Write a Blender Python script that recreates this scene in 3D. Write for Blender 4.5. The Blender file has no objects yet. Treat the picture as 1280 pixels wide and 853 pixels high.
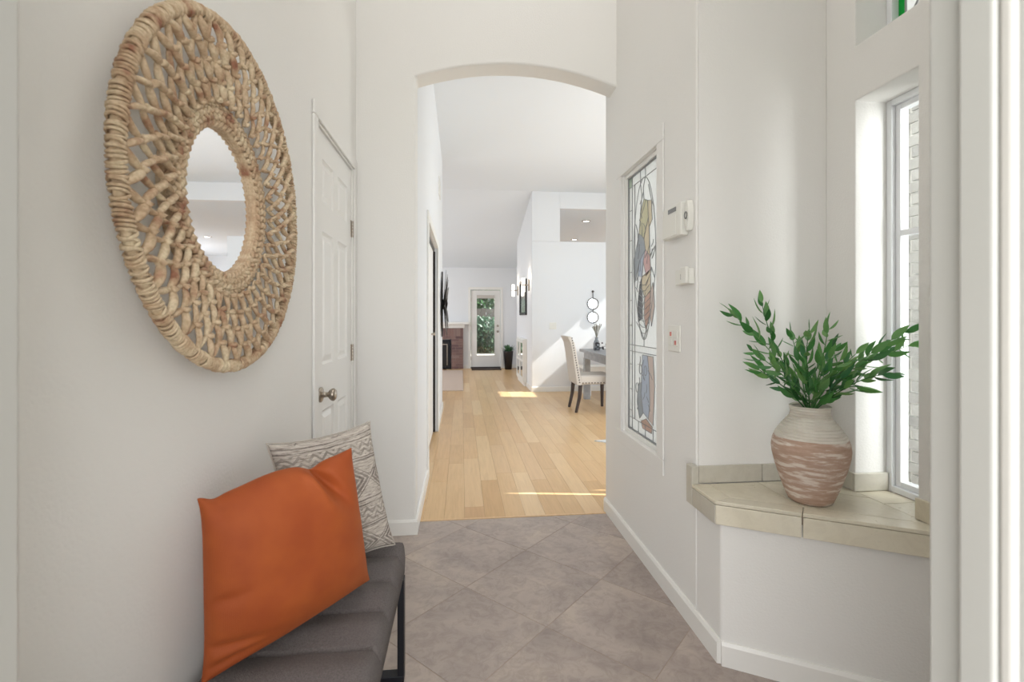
import bpy, bmesh, math, random
from mathutils import Vector, Matrix, noise
R = math.radians
rnd = random.Random(7)
S = bpy.context.scene
C = S.collection

# ------------------------------------------------------------------ camera
CAM_H = 1.24
cd = bpy.data.cameras.new('camera'); cam = bpy.data.objects.new('camera', cd); C.objects.link(cam)
cam.location = (0, 0, CAM_H); cam.rotation_euler = (R(90), 0, R(-6))
cd.sensor_width = 36; cd.lens = 600/1280*36; cd.shift_y = -28.5/1280; cd.clip_start = 0.02
cd.dof.use_dof = True; cd.dof.focus_distance = 2.4; cd.dof.aperture_fstop = 4.5
S.camera = cam
# ------------------------------------------------------------------ world, sun, daylight, fill lamps, exposure
wd = bpy.data.worlds.new('sky'); S.world = wd; wd.use_nodes = True
bg = wd.node_tree.nodes['Background']; bg.inputs[0].default_value = (0.93, 0.97, 1.0, 1); bg.inputs[1].default_value = 1.1
def lamp(name, kind, loc, energy, direction=(0, 0, -1), size=1, size_y=None, color=(1, 1, 1)):
    l = bpy.data.lights.new(name, kind); l.energy = energy; l.color = color
    if kind == 'AREA':
        l.shape = 'RECTANGLE'; l.size = size; l.size_y = size_y or size
    o = bpy.data.objects.new(name, l); C.objects.link(o); o.location = loc
    o.rotation_euler = Vector(direction).to_track_quat('-Z', 'Y').to_euler()
    return o
sun = lamp('sun', 'SUN', (6, 0, 8), 9.0, (-1, 0.15, -0.87), color=(1, 0.97, 0.92)); sun.data.angle = R(0.6)
lamp('daylight_front_door', 'AREA', (-0.12, -0.9, 1.35), 52, (0.16, 1, -0.14), 1.8, 2.4, (0.97, 0.98, 1))
lamp('daylight_dining_window', 'AREA', (4.1, 4.6, 1.3), 42, (-1, 0, 0), 2.4, 2.0, (0.80, 0.92, 1))
lamp('front_dining_fill', 'AREA', (2.7, 3.2, 1.4), 28, (0, 1, 0), 1.7, 1.5, (0.82, 0.91, 1))  # added sky fill, set at an unseen front dining window
lamp('living_fill', 'AREA', (-2.9, 9.5, 1.5), 52, (1, 0, 0), 3.0, 1.8, (0.92, 0.95, 1))  # added fill for the living room, set at an unseen window
lamp('daylight_sidelight_window', 'AREA', (2.3, 0.75, 1.6), 26, (-0.75, 0.75, -0.05), 0.5, 1.8, (1, 1, 1))
lamp('foyer_fill', 'AREA', (0.55, 1.55, 4.80), 19, (0, 0, -1), 1.3, 1.3, (1, 0.985, 0.965))  # added overhead fill, no known source in the foyer ceiling
lamp('kitchen_fill', 'AREA', (6.9, 12.5, 1.6), 85, (-1, 0, 0), 3.0, 1.6, (0.86, 0.93, 1))  # added kitchen fill before a closed wall, no window behind it
S.view_settings.view_transform = 'Standard'; S.view_settings.look = 'None'
S.view_settings.gamma = 1; S.view_settings.use_curve_mapping = False
S.view_settings.exposure = 0.3

# ------------------------------------------------------------------ materials
def srgb(r, g, b):
    f = lambda c: (c/255/12.92) if c/255 <= 0.04045 else ((c/255+0.055)/1.055)**2.4
    return (f(r), f(g), f(b), 1)
class NT:
    def __init__(s, m): s.t = m.node_tree; s.b = s.t.nodes['Principled BSDF']
    def n(s, typ, **kw):
        x = s.t.nodes.new(typ)
        for k, v in kw.items():
            if k.startswith('i_'):
                key = k[2:]; key = int(key) if key.isdigit() else key.replace('_', ' ')
                x.inputs[key].default_value = v
            else: setattr(x, k, v)
        return x
    def l(s, a, b): s.t.links.new(a, b)
    def math(s, op, a, b=None, c=None):
        x = s.t.nodes.new('ShaderNodeMath'); x.operation = op
        for i, v in enumerate((a, b, c)):
            if v is None: continue
            if isinstance(v, (int, float)): x.inputs[i].default_value = v
            else: s.l(v, x.inputs[i])
        return x.outputs[0]
    def ramp(s, fac, stops):
        x = s.t.nodes.new('ShaderNodeValToRGB'); e = x.color_ramp.elements
        while len(e) < len(stops): e.new(0.5)
        for k, (p, c) in enumerate(stops): e[k].position = p; e[k].color = c
        s.l(fac, x.inputs[0]); return x.outputs[0]
    def mix(s, fac, a, b, mode='MIX'):
        x = s.t.nodes.new('ShaderNodeMix'); x.data_type = 'RGBA'; x.blend_type = mode
        for i, v in ((0, fac), (6, a), (7, b)):
            if isinstance(v, (int, float, tuple)): x.inputs[i].default_value = v
            else: s.l(v, x.inputs[i])
        return x.outputs[2]
def mat(name, col, rough=0.5, metal=0, bump=0, bscale=50, var=0, vscale=5, emit=0, spec=None, detail=4):
    m = bpy.data.materials.new(name); m.use_nodes = True; t = NT(m); b = t.b
    b.inputs['Base Color'].default_value = col; b.inputs['Roughness'].default_value = rough; b.inputs['Metallic'].default_value = metal
    if spec is not None: b.inputs['Specular IOR Level'].default_value = spec
    tc = t.n('ShaderNodeTexCoord')
    if var:
        nz = t.n('ShaderNodeTexNoise', i_Scale=vscale, i_Detail=detail); t.l(tc.outputs['Object'], nz.inputs['Vector'])
        d = tuple(c*(1-var) for c in col[:3])+(1,); h = tuple(min(1, c*(1+var)) for c in col[:3])+(1,)
        t.l(t.ramp(nz.outputs[0], [(0.3, d), (0.7, h)]), b.inputs['Base Color'])
    if bump:
        nz = t.n('ShaderNodeTexNoise', i_Scale=bscale, i_Detail=3); t.l(tc.outputs['Object'], nz.inputs['Vector'])
        bp = t.n('ShaderNodeBump', i_Strength=bump, i_Distance=0.01); t.l(nz.outputs[0], bp.inputs['Height']); t.l(bp.outputs[0], b.inputs['Normal'])
    if emit:
        b.inputs['Emission Color'].default_value = col; b.inputs['Emission Strength'].default_value = emit
    return m
M = {}
M['wall'] = mat('wall_paint', srgb(237, 235, 231), 0.6, bump=0.12, bscale=140, spec=0.3)
M['wallfar'] = mat('wall_paint_white', srgb(235, 236, 238), 0.6, bump=0.05, bscale=90, spec=0.3)
M['ceil'] = mat('ceiling_paint', srgb(232, 236, 240), 0.8, bump=0.1, bscale=120, spec=0.2)
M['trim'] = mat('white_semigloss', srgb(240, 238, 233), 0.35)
M['door'] = mat('door_white', srgb(236, 234, 230), 0.38)
M['vinyl'] = mat('white_vinyl', srgb(240, 241, 243), 0.35)
M['nickel'] = mat('brushed_nickel', srgb(170, 160, 148), 0.28, 1)
M['black'] = mat('black_steel', srgb(26, 27, 34), 0.42, 0.4)
M['dark'] = mat('closet_shade', srgb(34, 24, 22), 0.8)  # near-black colour holds the shade of the hall closet gap
M['grout'] = mat('grout', srgb(168, 152, 138), 0.9, var=0.08)
M['woodgap'] = mat('subfloor', srgb(150, 112, 74), 0.9)
M['plastic'] = mat('white_plastic', srgb(232, 230, 222), 0.4)
M['plastic_grey'] = mat('grey_plastic', srgb(120, 120, 120), 0.35)
M['red'] = mat('red_print', srgb(205, 120, 110), 0.5)
M['mirror'] = mat('mirror_silver', (0.93, 0.93, 0.94, 1), 0.02, 1)
M['charcoal'] = mat('charcoal_fabric', srgb(104, 97, 95), 0.92, bump=0.5, bscale=420, var=0.22, vscale=260)
M['linen'] = mat('linen_fabric', srgb(205, 198, 190), 0.9, bump=0.3, bscale=400, var=0.05, vscale=150)
M['darkwood'] = mat('dark_wood', srgb(66, 56, 54), 0.5, var=0.2, vscale=20)
M['greywood'] = mat('grey_washed_wood', srgb(158, 158, 160), 0.5, var=0.15, vscale=14)
M['glaze'] = mat('grey_glass_bottle', srgb(130, 132, 134), 0.2)
M['berry'] = mat('dark_berries', srgb(45, 42, 46), 0.5)
M['grass'] = mat('dried_grass', srgb(150, 145, 132), 0.8)
M['pot'] = mat('black_planter', srgb(40, 36, 36), 0.35)
M['rug'] = mat('pale_rug', srgb(222, 222, 224), 0.95, bump=0.4, bscale=200)
M['carpet'] = mat('beige_carpet', srgb(205, 184, 168), 0.95, bump=0.5, bscale=300, var=0.06, vscale=80)
M['mat'] = mat('door_mat', srgb(64, 52, 44), 0.9, bump=0.3, bscale=200)
M['lead'] = mat('lead_came', srgb(150, 151, 152), 0.45, 0.5)
M['concrete'] = mat('patio_concrete', srgb(205, 200, 192), 0.85, var=0.06, vscale=3)
M['fence'] = mat('weathered_fence', srgb(120, 112, 108), 0.85, var=0.15, vscale=6)
M['bark'] = mat('bark', srgb(96, 84, 74), 0.9, bump=0.6, bscale=30)
M['lampglass'] = mat('lit_frosted_glass', (1, 0.93, 0.82, 1), 0.4, emit=4)
M['bulb'] = mat('lit_downlight', (1, 0.95, 0.85, 1), 0.4, emit=8)
M['print'] = mat('picture_print', srgb(112, 120, 118), 0.12, var=0.35, vscale=3)
M['firebox'] = mat('firebox', srgb(22, 20, 22), 0.5)
M['mortar'] = mat('mortar', srgb(160, 140, 132), 0.9)
M['stucco'] = mat('exterior_stucco', srgb(228, 226, 220), 0.9, bump=0.3, bscale=90)
M['jamb'] = mat('door_frame_shade', srgb(178, 176, 171), 0.4)  # white trim darkened; the doorway's shade is put into this colour
M['rubber'] = mat('weatherstrip', srgb(196, 192, 186), 0.6, var=0.05)
M['bulbmetal'] = mat('dark_bronze', srgb(82, 78, 76), 0.4, 0.8)

def glass(name, col=(1, 1, 1, 1), rough=0.0, alpha=0.12):
    m = bpy.data.materials.new(name); m.use_nodes = True; t = m.node_tree; t.nodes.remove(t.nodes['Principled BSDF'])
    o = t.nodes['Material Output']; tr = t.nodes.new('ShaderNodeBsdfTransparent'); tr.inputs[0].default_value = col
    gl = t.nodes.new('ShaderNodeBsdfGlossy'); gl.inputs['Roughness'].default_value = rough
    mx = t.nodes.new('ShaderNodeMixShader'); mx.inputs[0].default_value = alpha
    t.links.new(tr.outputs[0], mx.inputs[1]); t.links.new(gl.outputs[0], mx.inputs[2]); t.links.new(mx.outputs[0], o.inputs[0])
    return m
M['glass'] = glass('window_glass', (0.97, 0.99, 0.99, 1), 0.02, 0.07)
def artglass(name, col, a=0.22):     # textured art glass: part see-through, part scattering
    m = bpy.data.materials.new(name); m.use_nodes = True; t = m.node_tree; p = t.nodes['Principled BSDF']
    p.inputs['Base Color'].default_value = col; p.inputs['Roughness'].default_value = 0.15
    nz = t.nodes.new('ShaderNodeTexNoise'); nz.inputs['Scale'].default_value = 45; tc = t.nodes.new('ShaderNodeTexCoord')
    t.links.new(tc.outputs['Object'], nz.inputs['Vector'])
    bp = t.nodes.new('ShaderNodeBump'); bp.inputs['Strength'].default_value = 0.35; bp.inputs['Distance'].default_value = 0.01
    t.links.new(nz.outputs[0], bp.inputs['Height']); t.links.new(bp.outputs[0], p.inputs['Normal'])
    tl = t.nodes.new('ShaderNodeBsdfTranslucent'); tl.inputs[0].default_value = col
    m1 = t.nodes.new('ShaderNodeMixShader'); m1.inputs[0].default_value = 0.5
    tr = t.nodes.new('ShaderNodeBsdfTransparent'); tr.inputs[0].default_value = tuple(math.sqrt(c) for c in col[:3])+(1,)
    m2 = t.nodes.new('ShaderNodeMixShader'); m2.inputs[0].default_value = a
    t.links.new(p.outputs[0], m1.inputs[1]); t.links.new(tl.outputs[0], m1.inputs[2])
    t.links.new(m1.outputs[0], m2.inputs[1]); t.links.new(tr.outputs[0], m2.inputs[2])
    t.links.new(m2.outputs[0], t.nodes['Material Output'].inputs[0]); return m

def m_tile(name, base, dark, light, rough, vein=1.0):
    m = bpy.data.materials.new(name); m.use_nodes = True; t = NT(m); b = t.b
    tc = t.n('ShaderNodeTexCoord'); oi = t.n('ShaderNodeObjectInfo')
    off = t.n('ShaderNodeVectorMath', operation='SCALE'); off.inputs[0].default_value = (31, 17, 9); t.l(oi.outputs['Random'], off.inputs['Scale'])
    ad = t.n('ShaderNodeVectorMath', operation='ADD'); t.l(tc.outputs['Object'], ad.inputs[0]); t.l(off.outputs[0], ad.inputs[1])
    n1 = t.n('ShaderNodeTexNoise', i_Scale=3.2, i_Detail=8, i_Roughness=0.6, i_Distortion=0.6); t.l(ad.outputs[0], n1.inputs['Vector'])
    n2 = t.n('ShaderNodeTexNoise', i_Scale=16, i_Detail=8, i_Roughness=0.7, i_Distortion=1.5); t.l(ad.outputs[0], n2.inputs['Vector'])
    c1 = t.ramp(n1.outputs[0], [(0.3, dark), (0.52, base), (0.75, light)])
    c2 = t.ramp(n2.outputs[0], [(0.45, (1, 1, 1, 1)), (0.62, (1-0.22*vein, 1-0.24*vein, 1-0.25*vein, 1)), (0.72, (1, 1, 1, 1))])
    c3 = t.mix(0.75, c1, c2, 'MULTIPLY')
    br = t.math('MULTIPLY_ADD', oi.outputs['Random'], 0.12, 0.94)
    cmb = t.n('ShaderNodeCombineColor'); [t.l(br, cmb.inputs[i]) for i in range(3)]
    t.l(t.mix(1.0, c3, cmb.outputs[0], 'MULTIPLY'), b.inputs['Base Color'])
    t.l(t.math('MULTIPLY_ADD', n2.outputs[0], 0.2, rough-0.1), b.inputs['Roughness'])
    bp = t.n('ShaderNodeBump', i_Strength=0.12, i_Distance=0.005); t.l(n2.outputs[0], bp.inputs['Height']); t.l(bp.outputs[0], b.inputs['Normal'])
    return m
M['tile'] = m_tile('slate_porcelain', srgb(178, 164, 155), srgb(156, 143, 136), srgb(197, 182, 168), 0.36)
M['sill'] = m_tile('sand_tile', srgb(220, 212, 192), srgb(206, 197, 174), srgb(228, 222, 205), 0.3, 0.35)
M['sillgrey'] = m_tile('greige_tile', srgb(200, 195, 182), srgb(187, 181, 166), srgb(210, 206, 195), 0.35, 0.35)

def m_wood():
    m = bpy.data.materials.new('maple_floor'); m.use_nodes = True; t = NT(m); b = t.b
    tc = t.n('ShaderNodeTexCoord'); oi = t.n('ShaderNodeObjectInfo')
    off = t.n('ShaderNodeVectorMath', operation='SCALE'); off.inputs[0].default_value = (13, 37, 5); t.l(oi.outputs['Random'], off.inputs['Scale'])
    ad = t.n('ShaderNodeVectorMath', operation='ADD'); t.l(tc.outputs['Object'], ad.inputs[0]); t.l(off.outputs[0], ad.inputs[1])
    mp = t.n('ShaderNodeMapping'); mp.inputs['Scale'].default_value = (22, 1.3, 1); t.l(ad.outputs[0], mp.inputs['Vector'])
    n1 = t.n('ShaderNodeTexNoise', i_Scale=2.5, i_Detail=8, i_Roughness=0.6, i_Distortion=0.6); t.l(mp.outputs[0], n1.inputs['Vector'])
    c0 = t.ramp(oi.outputs['Random'], [(0, srgb(212, 172, 122)), (0.25, srgb(224, 188, 140)), (0.6, srgb(220, 180, 130)), (0.85, srgb(232, 200, 156)), (1, srgb(204, 160, 112))])
    g = t.ramp(n1.outputs[0], [(0.3, (0.86, 0.83, 0.78, 1)), (0.6, (1, 1, 1, 1))])
    t.l(t.mix(0.8, c0, g, 'MULTIPLY'), b.inputs['Base Color']); b.inputs['Roughness'].default_value = 0.3
    return m
M['wood'] = m_wood()
def m_brick(name, stops):
    m = bpy.data.materials.new(name); m.use_nodes = True; t = NT(m); b = t.b; oi = t.n('ShaderNodeObjectInfo')
    t.l(t.ramp(oi.outputs['Random'], stops), b.inputs['Base Color']); b.inputs['Roughness'].default_value = 0.85
    tc = t.n('ShaderNodeTexCoord'); nz = t.n('ShaderNodeTexNoise', i_Scale=60); t.l(tc.outputs['Object'], nz.inputs['Vector'])
    bp = t.n('ShaderNodeBump', i_Strength=0.4, i_Distance=0.01); t.l(nz.outputs[0], bp.inputs['Height']); t.l(bp.outputs[0], b.inputs['Normal'])
    return m
M['brick'] = m_brick('red_brown_brick', [(0, srgb(126, 98, 94)), (0.4, srgb(150, 122, 114)), (0.7, srgb(108, 84, 84)), (1, srgb(176, 152, 142))])
M['greybrick'] = m_brick('grey_brick', [(0, srgb(172, 170, 168)), (0.5, srgb(196, 194, 190)), (1, srgb(184, 182, 178))])

def m_raffia():
    m = bpy.data.materials.new('raffia'); m.use_nodes = True; t = NT(m); b = t.b
    tc = t.n('ShaderNodeTexCoord')
    n1 = t.n('ShaderNodeTexNoise', i_Scale=22, i_Detail=3); t.l(tc.outputs['Object'], n1.inputs['Vector'])
    n2 = t.n('ShaderNodeTexNoise', i_Scale=150, i_Detail=3); t.l(tc.outputs['Object'], n2.inputs['Vector'])
    c = t.ramp(n1.outputs[0], [(0.3, srgb(152, 104, 80)), (0.40, srgb(190, 160, 130)), (0.58, srgb(212, 190, 160)), (0.75, srgb(224, 208, 178))])
    g = t.ramp(n2.outputs[0], [(0.35, (0.72, 0.68, 0.62, 1)), (0.6, (1, 1, 1, 1))])
    t.l(t.mix(0.8, c, g, 'MULTIPLY'), b.inputs['Base Color']); b.inputs['Roughness'].default_value = 0.7
    bp = t.n('ShaderNodeBump', i_Strength=0.5, i_Distance=0.003); t.l(n2.outputs[0], bp.inputs['Height']); t.l(bp.outputs[0], b.inputs['Normal'])
    return m
M['raffia'] = m_raffia()
def m_rust():
    m = bpy.data.materials.new('rust_velvet'); m.use_nodes = True; t = NT(m); b = t.b
    b.inputs['Roughness'].default_value = 0.75
    b.inputs['Sheen Weight'].default_value = 0.2; b.inputs['Sheen Tint'].default_value = srgb(240, 150, 90)
    tc = t.n('ShaderNodeTexCoord'); wv = t.n('ShaderNodeTexWave', i_Scale=60, i_Distortion=0.4); t.l(tc.outputs['UV'], wv.inputs['Vector'])
    n1 = t.n('ShaderNodeTexNoise', i_Scale=5); t.l(tc.outputs['UV'], n1.inputs['Vector'])
    c = t.ramp(n1.outputs[0], [(0.3, srgb(152, 66, 20)), (0.7, srgb(166, 79, 27))])
    g = t.ramp(wv.outputs[0], [(0, (0.93, 0.93, 0.93, 1)), (1, (1, 1, 1, 1))])
    t.l(t.mix(1, c, g, 'MULTIPLY'), b.inputs['Base Color'])
    bp = t.n('ShaderNodeBump', i_Strength=0.15, i_Distance=0.003); t.l(wv.outputs[0], bp.inputs['Height']); t.l(bp.outputs[0], b.inputs['Normal'])
    return m
M['rust'] = m_rust()
def m_tribal():
    m = bpy.data.materials.new('distressed_print'); m.use_nodes = True; t = NT(m); b = t.b; b.inputs['Roughness'].default_value = 0.92
    tc = t.n('ShaderNodeTexCoord'); sp = t.n('ShaderNodeSeparateXYZ')
    dn = t.n('ShaderNodeTexNoise', i_Scale=9, i_Detail=3); t.l(tc.outputs['UV'], dn.inputs['Vector'])
    ds = t.n('ShaderNodeVectorMath', operation='SCALE'); ds.inputs['Scale'].default_value = 0.02; t.l(dn.outputs[1], ds.inputs[0])
    av = t.n('ShaderNodeVectorMath', operation='ADD'); t.l(tc.outputs['UV'], av.inputs[0]); t.l(ds.outputs[0], av.inputs[1])
    t.l(av.outputs[0], sp.inputs[0]); u, v = sp.outputs[0], sp.outputs[1]
    def tri(x, f):   # triangle wave 0..1
        return t.math('ABSOLUTE', t.math('MULTIPLY_ADD', t.math('FRACT', t.math('MULTIPLY', x, f)), 2, -1))
    band = t.math('FRACT', t.math('MULTIPLY_ADD', v, 2.0, 0.1))                    # three repeats up the cushion
    def inb(a, c): return t.math('MULTIPLY', t.math('GREATER_THAN', band, a), t.math('LESS_THAN', band, c))
    dist = t.math('ADD', tri(u, 2.5), t.math('ABSOLUTE', t.math('MULTIPLY', t.math('SUBTRACT', band, 0.32), 4.2)))   # diamonds
    rings = t.math('GREATER_THAN', t.math('FRACT', t.math('MULTIPLY', dist, 3.2)), 0.42)
    dia = t.math('MULTIPLY', t.math('MULTIPLY', t.math('LESS_THAN', dist, 1.15), rings), inb(0.06, 0.58))
    zz = t.math('FRACT', t.math('ADD', t.math('MULTIPLY', band, 10), t.math('MULTIPLY', tri(u, 8), 0.9)))
    zig = t.math('MULTIPLY', t.math('GREATER_THAN', zz, 0.55), inb(0.68, 0.9))
    ln = t.math('ADD', t.math('ADD', inb(0.0, 0.02), inb(0.6, 0.625)), t.math('ADD', inb(0.64, 0.655), inb(0.93, 0.95)))
    pat = t.math('MINIMUM', t.math('ADD', t.math('ADD', dia, t.math('MULTIPLY', zig, 0.7)), ln), 1)
    sc = t.n('ShaderNodeMapping'); sc.inputs['Scale'].default_value = (6, 60, 1); t.l(tc.outputs['UV'], sc.inputs['Vector'])
    wn = t.n('ShaderNodeTexNoise', i_Scale=1.4, i_Detail=6, i_Roughness=0.7); t.l(sc.outputs[0], wn.inputs['Vector'])
    wn2 = t.n('ShaderNodeTexNoise', i_Scale=3.5, i_Detail=5, i_Roughness=0.75); t.l(tc.outputs['UV'], wn2.inputs['Vector'])
    wear = t.math('MULTIPLY', t.ramp(wn.outputs[0], [(0.33, (0.3, 0.3, 0.3, 1)), (0.52, (1, 1, 1, 1))]), t.ramp(wn2.outputs[0], [(0.35, (0.3, 0.3, 0.3, 1)), (0.6, (1, 1, 1, 1))]))
    fac = t.math('MULTIPLY', pat, wear)
    stain = t.ramp(wn.outputs[0], [(0.35, srgb(132, 120, 112)), (0.47, srgb(188, 178, 168)), (0.62, srgb(216, 208, 198))])
    t.l(t.mix(t.math('MULTIPLY', fac, 0.9), stain, srgb(84, 73, 70)), b.inputs['Base Color'])
    bp = t.n('ShaderNodeBump', i_Strength=0.3, i_Distance=0.003); t.l(wn.outputs[0], bp.inputs['Height']); t.l(bp.outputs[0], b.inputs['Normal'])
    return m
M['tribal'] = m_tribal()
def m_vase():
    m = bpy.data.materials.new('whitewashed_terracotta'); m.use_nodes = True; t = NT(m); b = t.b; b.inputs['Roughness'].default_value = 0.8
    tc = t.n('ShaderNodeTexCoord'); sp = t.n('ShaderNodeSeparateXYZ'); t.l(tc.outputs['Object'], sp.inputs[0]); z = sp.outputs[2]
    mp = t.n('ShaderNodeMapping'); mp.inputs['Scale'].default_value = (7, 7, 42); t.l(tc.outputs['Object'], mp.inputs['Vector'])
    n1 = t.n('ShaderNodeTexNoise', i_Scale=1.3, i_Detail=6, i_Roughness=0.65); t.l(mp.outputs[0], n1.inputs['Vector'])
    low = t.ramp(n1.outputs[0], [(0.3, srgb(168, 138, 118)), (0.5, srgb(186, 158, 140)), (0.60, srgb(220, 208, 196))])
    hi = t.ramp(n1.outputs[0], [(0.3, srgb(206, 196, 182)), (0.6, srgb(224, 218, 206))])
    f = t.math('GREATER_THAN', t.math('ADD', z, t.math('MULTIPLY', n1.outputs[0], 0.006)), 0.232)
    t.l(t.mix(f, low, hi), b.inputs['Base Color'])
    wv = t.math('SINE', t.math('MULTIPLY', z, 2*math.pi/0.0095))
    hgt = t.math('MULTIPLY', wv, f)
    bp = t.n('ShaderNodeBump', i_Strength=0.6, i_Distance=0.002); t.l(hgt, bp.inputs['Height']); t.l(bp.outputs[0], b.inputs['Normal'])
    return m
M['vase'] = m_vase()
def m_leaf(name, stops, trans=0.3):
    m = bpy.data.materials.new(name); m.use_nodes = True; t = NT(m); b = t.b; oi = t.n('ShaderNodeObjectInfo')
    tc = t.n('ShaderNodeTexCoord'); nz = t.n('ShaderNodeTexNoise', i_Scale=3); t.l(tc.outputs['Object'], nz.inputs['Vector'])
    f = t.math('FRACT', t.math('ADD', oi.outputs['Random'], nz.outputs[0]))
    c = t.ramp(f, stops); t.l(c, b.inputs['Base Color']); b.inputs['Roughness'].default_value = 0.42
    tl = t.n('ShaderNodeBsdfTranslucent'); t.l(c, tl.inputs[0]); mx = t.n('ShaderNodeMixShader'); mx.inputs[0].default_value = trans
    t.l(b.outputs[0], mx.inputs[1]); t.l(tl.outputs[0], mx.inputs[2]); t.l(mx.outputs[0], t.t.nodes['Material Output'].inputs[0]); return m
M['leaf'] = m_leaf('ruscus_leaf', [(0, srgb(46, 92, 50)), (0.35, srgb(76, 140, 70)), (0.7, srgb(118, 162, 92)), (1, srgb(70, 130, 86))])
M['leafdark'] = m_leaf('garden_leaf', [(0, srgb(46, 84, 56)), (0.5, srgb(92, 132, 88)), (1, srgb(70, 104, 84))])

# ------------------------------------------------------------------ mesh helpers
def tag(o, label=None, cat=None, group=None, kind=None):
    if label: o['label'] = label
    if cat: o['category'] = cat
    if group: o['group'] = group
    if kind: o['kind'] = kind
    return o
def obj(name, bm, m=None, parent=None, smooth=False, bevel=0, seg=2, loc=None, mats=None):
    me = bpy.data.meshes.new(name); bm.to_mesh(me); bm.free()
    o = bpy.data.objects.new(name, me); C.objects.link(o)
    for x in (mats or ([m] if m else [])): me.materials.append(x)
    if parent: o.parent = parent
    if loc: o.location = loc
    if smooth: me.shade_smooth()
    if bevel:
        b = o.modifiers.new('bevel', 'BEVEL'); b.width = bevel; b.segments = seg; b.limit_method = 'ANGLE'; b.angle_limit = R(40)
        me.shade_smooth() if smooth else None
    return o
def empty(name, loc=(0, 0, 0), rz=0, parent=None):
    o = bpy.data.objects.new(name, None); C.objects.link(o); o.location = loc; o.rotation_euler = (0, 0, rz); o.empty_display_size = 0.05
    if parent: o.parent = parent
    return o
def box(bm, x0, x1, y0, y1, z0, z1, mi=0):
    vs = [bm.verts.new((x, y, z)) for z in (z0, z1) for x, y in ((x0, y0), (x1, y0), (x1, y1), (x0, y1))]
    for f in ((3, 2, 1, 0), (4, 5, 6, 7), (0, 1, 5, 4), (1, 2, 6, 5), (2, 3, 7, 6), (3, 0, 4, 7)):
        bm.faces.new([vs[i] for i in f]).material_index = mi
    return vs
def boxes(lst):
    bm = bmesh.new()
    for b in lst: box(bm, *b)
    return bm
def prism(pts, z0, z1, bm=None):
    bm = bm or bmesh.new()
    a = [bm.verts.new((x, y, z0)) for x, y in pts]; b = [bm.verts.new((x, y, z1)) for x, y in pts]
    n = len(pts); bm.faces.new(a[::-1]); bm.faces.new(b)
    for i in range(n): bm.faces.new((a[i], a[(i+1) % n], b[(i+1) % n], b[i]))
    bmesh.ops.recalc_face_normals(bm, faces=bm.faces); return bm
def prism_xz(pts, y0, y1, bm=None):
    bm = bm or bmesh.new()
    a = [bm.verts.new((x, y0, z)) for x, z in pts]; b = [bm.verts.new((x, y1, z)) for x, z in pts]
    n = len(pts); bm.faces.new(a[::-1]); bm.faces.new(b)
    for i in range(n): bm.faces.new((a[i], a[(i+1) % n], b[(i+1) % n], b[i]))
    bmesh.ops.recalc_face_normals(bm, faces=bm.faces); return bm
def holes(axis, p0, p1, a0, a1, z0, z1, hs, bm=None):
    """wall slab: axis 'x' = plane of constant x (thickness p0..p1), runs a0..a1 along y; hs = [(h0,h1,hz0,hz1)]"""
    bm = bm or bmesh.new()
    A = sorted({a0, a1, *[h[0] for h in hs], *[h[1] for h in hs]}); Z = sorted({z0, z1, *[h[2] for h in hs], *[h[3] for h in hs]})
    vd = {}
    def V(p, a, z):
        k = (p, a, z)
        if k not in vd: vd[k] = bm.verts.new((p, a, z) if axis == 'x' else (a, p, z))
        return vd[k]
    solid = lambda i, j: 0 <= i < len(A)-1 and 0 <= j < len(Z)-1 and not any(h[0] <= A[i] and A[i+1] <= h[1] and h[2] <= Z[j] and Z[j+1] <= h[3] for h in hs)
    for i in range(len(A)-1):
        for j in range(len(Z)-1):
            if not solid(i, j): continue
            a, b, c, d = A[i], A[i+1], Z[j], Z[j+1]
            for p in (p0, p1): bm.faces.new((V(p, a, c), V(p, b, c), V(p, b, d), V(p, a, d)))
            for di, dj, q in ((-1, 0, ((a, c), (a, d))), (1, 0, ((b, c), (b, d))), (0, -1, ((a, c), (b, c))), (0, 1, ((a, d), (b, d)))):
                if not solid(i+di, j+dj):
                    (e, f), (g, h) = q; bm.faces.new((V(p0, e, f), V(p0, g, h), V(p1, g, h), V(p1, e, f)))
    bmesh.ops.recalc_face_normals(bm, faces=bm.faces); return bm
def lathe(prof, n=32, bm=None, c=(0, 0, 0), cap=True):
    bm = bm or bmesh.new(); rings = []
    for r, z in prof: rings.append([bm.verts.new((c[0]+r*math.cos(2*math.pi*i/n), c[1]+r*math.sin(2*math.pi*i/n), c[2]+z)) for i in range(n)])
    for a, b in zip(rings, rings[1:]):
        for i in range(n): bm.faces.new((a[i], a[(i+1) % n], b[(i+1) % n], b[i]))
    if cap: bm.faces.new(rings[0][::-1]); bm.faces.new(rings[-1])
    return bm
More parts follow.
